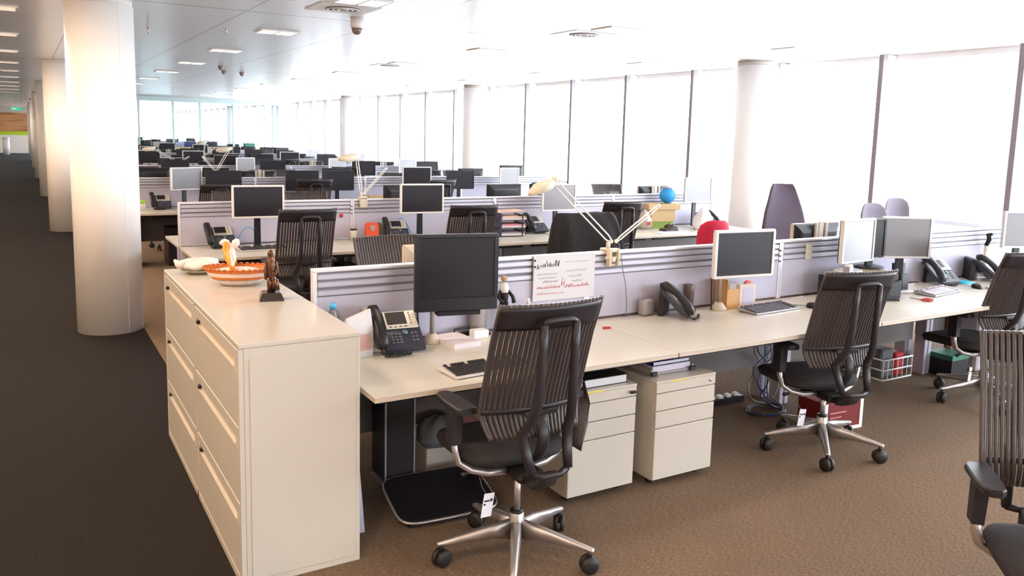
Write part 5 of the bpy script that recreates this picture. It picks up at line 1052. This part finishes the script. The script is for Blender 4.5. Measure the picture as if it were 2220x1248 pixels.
bx('letter_paper', 6.30, 6.62, 7.12, 7.28, DZ, DZ + 0.005, PAPER, 'white sheets lying on the second row of desks near the red chair', 'paper')
t = thing('small_speaker', 'small black speaker with cable at the window end of the second row', 'speaker', (7.38, 7.66, DZ)); MB().box(-0.07, 0.07, -0.05, 0.05, 0, 0.17, 0.006).obj('case', BLACK, t); MB().lathe([(0.04, 0), (0.035, 0.004)], 18, M=rotm((0, -0.0502, 0.10), R(90))).obj('cone', GREYC, t)
# third row small things
t = thing('green_cup', 'clear cup with a lime green lid at the left end of the third row', 'cup', (1.31, 11.42, DZ)); MB().lathe([(0.03, 0), (0.038, 0.10)], 16).obj('cup', mat('milky_cup', (0.6, 0.62, 0.58), 0.3), t); MB().lathe([(0.04, 0.1005), (0.04, 0.12), (0.02, 0.14)], 16).obj('lid', GREEN, t)
for n, (x, m) in enumerate([(4.45, CARD), (4.75, WHITE), (2.9, WHITE)]):
    t = thing('small_box', ['tan box with green print on the third row, left of the desk lamp', 'white box with dark marks on the third row, beside the desk lamp', 'small white box on the third row between chairs'][n], 'box', (x, 11.35, DZ)); MB().box(-0.12, 0.12, -0.07, 0.07, 0, 0.16, 0.004).obj('box', m, t); MB().box(-0.05, 0.05, -0.0712, -0.0702, 0.04, 0.11).obj('label', GREEN if n == 0 else INK, t)
# under the second and third rows
t = thing('computer_tower', 'black computer tower beneath the left end of the third row', 'computer', (1.60, 11.38, 0)); MB().box(0, 0.19, 0, 0.40, 0.0, 0.50, 0.006).obj('case', BLACK, t); MB().box(0.003, 0.187, -0.01, -0.0005, 0.01, 0.49).obj('front_panel', BLACKM, t)
t = thing('computer_tower', 'black computer tower beneath the second row, behind the arm of the ribbed chair', 'computer', (2.60, 7.43, 0)); MB().box(0, 0.19, 0, 0.35, 0.0, 0.52, 0.006).obj('case', BLACK, t); MB().box(0.003, 0.187, -0.01, -0.0005, 0.01, 0.51).obj('front_panel', BLACKM, t)
t = thing('drawer_pedestal', 'cream drawer pedestal beneath the left end of the second row', 'drawer unit', (1.45, 7.28, 0)); MB().box(0, 0.41, 0.018, 0.5, 0.03, 0.57).obj('carcass', STEEL, t)
for z0, z1 in ((0.44, 0.56), (0.31, 0.43), (0.035, 0.30)): MB().box(0.002, 0.408, 0, 0.0175, z0, z1, 0.003).obj('drawer', STEEL, t)
MB().box(0.03, 0.07, 0.05, 0.45, 0, 0.0295).box(0.34, 0.38, 0.05, 0.45, 0, 0.0295).obj('runner', RUB, t)

# ---------------------------------------------------------------- far storage and what lies beyond the glass
for n in range(7):
    t = thing('storage_cupboard', 'pale wood storage cupboard before the glass wall, %s from the left' % ORD[n], 'cupboard', (1.7 + 1.02 * n, 30.3, 0), 0, 'pale cupboards before the glass wall')
    MB().box(0, 1.0, 0.02, 0.45, 0.0, 1.15, 0.004).obj('carcass', mat('pale_maple', (0.62, 0.48, 0.26), 0.5), t)
    for s in (0, 1): MB().box(0.003 + 0.5 * s, 0.497 + 0.5 * s, 0.0, 0.0195, 0.05, 1.14, 0.002).obj('door', mat('pale_maple', (0, 0, 0)), t)
    if n in (0, 2, 3, 5):
        bx('archive_box', 1.85 + 1.02 * n, 2.20 + 1.02 * n, 30.38, 30.65, 1.15, 1.32, [CARD, DGREEN, GREYBOX, NAVY][n % 4], 'box on top of the %s pale cupboard from the left' % ORD[n], 'box')
for r_ in range(3):
    y = 36.0 + 5 * r_
    t = thing('desk_bench', 'teal-tinted bench of desks beyond the far glass wall, %s from the glass' % ORD[r_], 'desk', (3.0, y, 0), 0, 'benches beyond the glass wall')
    MB().box(0, 5.2, -0.8, 0.8, 0.70, 0.73).obj('desktop', mat('teal_bench', (0.35, 0.48, 0.50), 0.5), t)
    for x in (0.1, 2.6, 5.1): MB().box(x - 0.04, x + 0.04, -0.7, 0.7, 0, 0.6995).obj('leg', LEG, t)
    tag(MB().box(0, 5.2, -0.02, 0.02, 0, 0.40).obj('desk_screen', SCREENP, None, (3.0, y, 0.7305)), 'grey screen on the %s bench beyond the far glass wall' % ORD[r_], 'desk screen')
    for n in range(6):
        mon([mB, mW, mK][(n + r_) % 3], 3.4 + 0.85 * n, y - 0.4, (n * 13) % 20 - 10, 'monitor on the %s bench beyond the far glass wall, %s from the left' % (ORD[r_], ORD[n]))
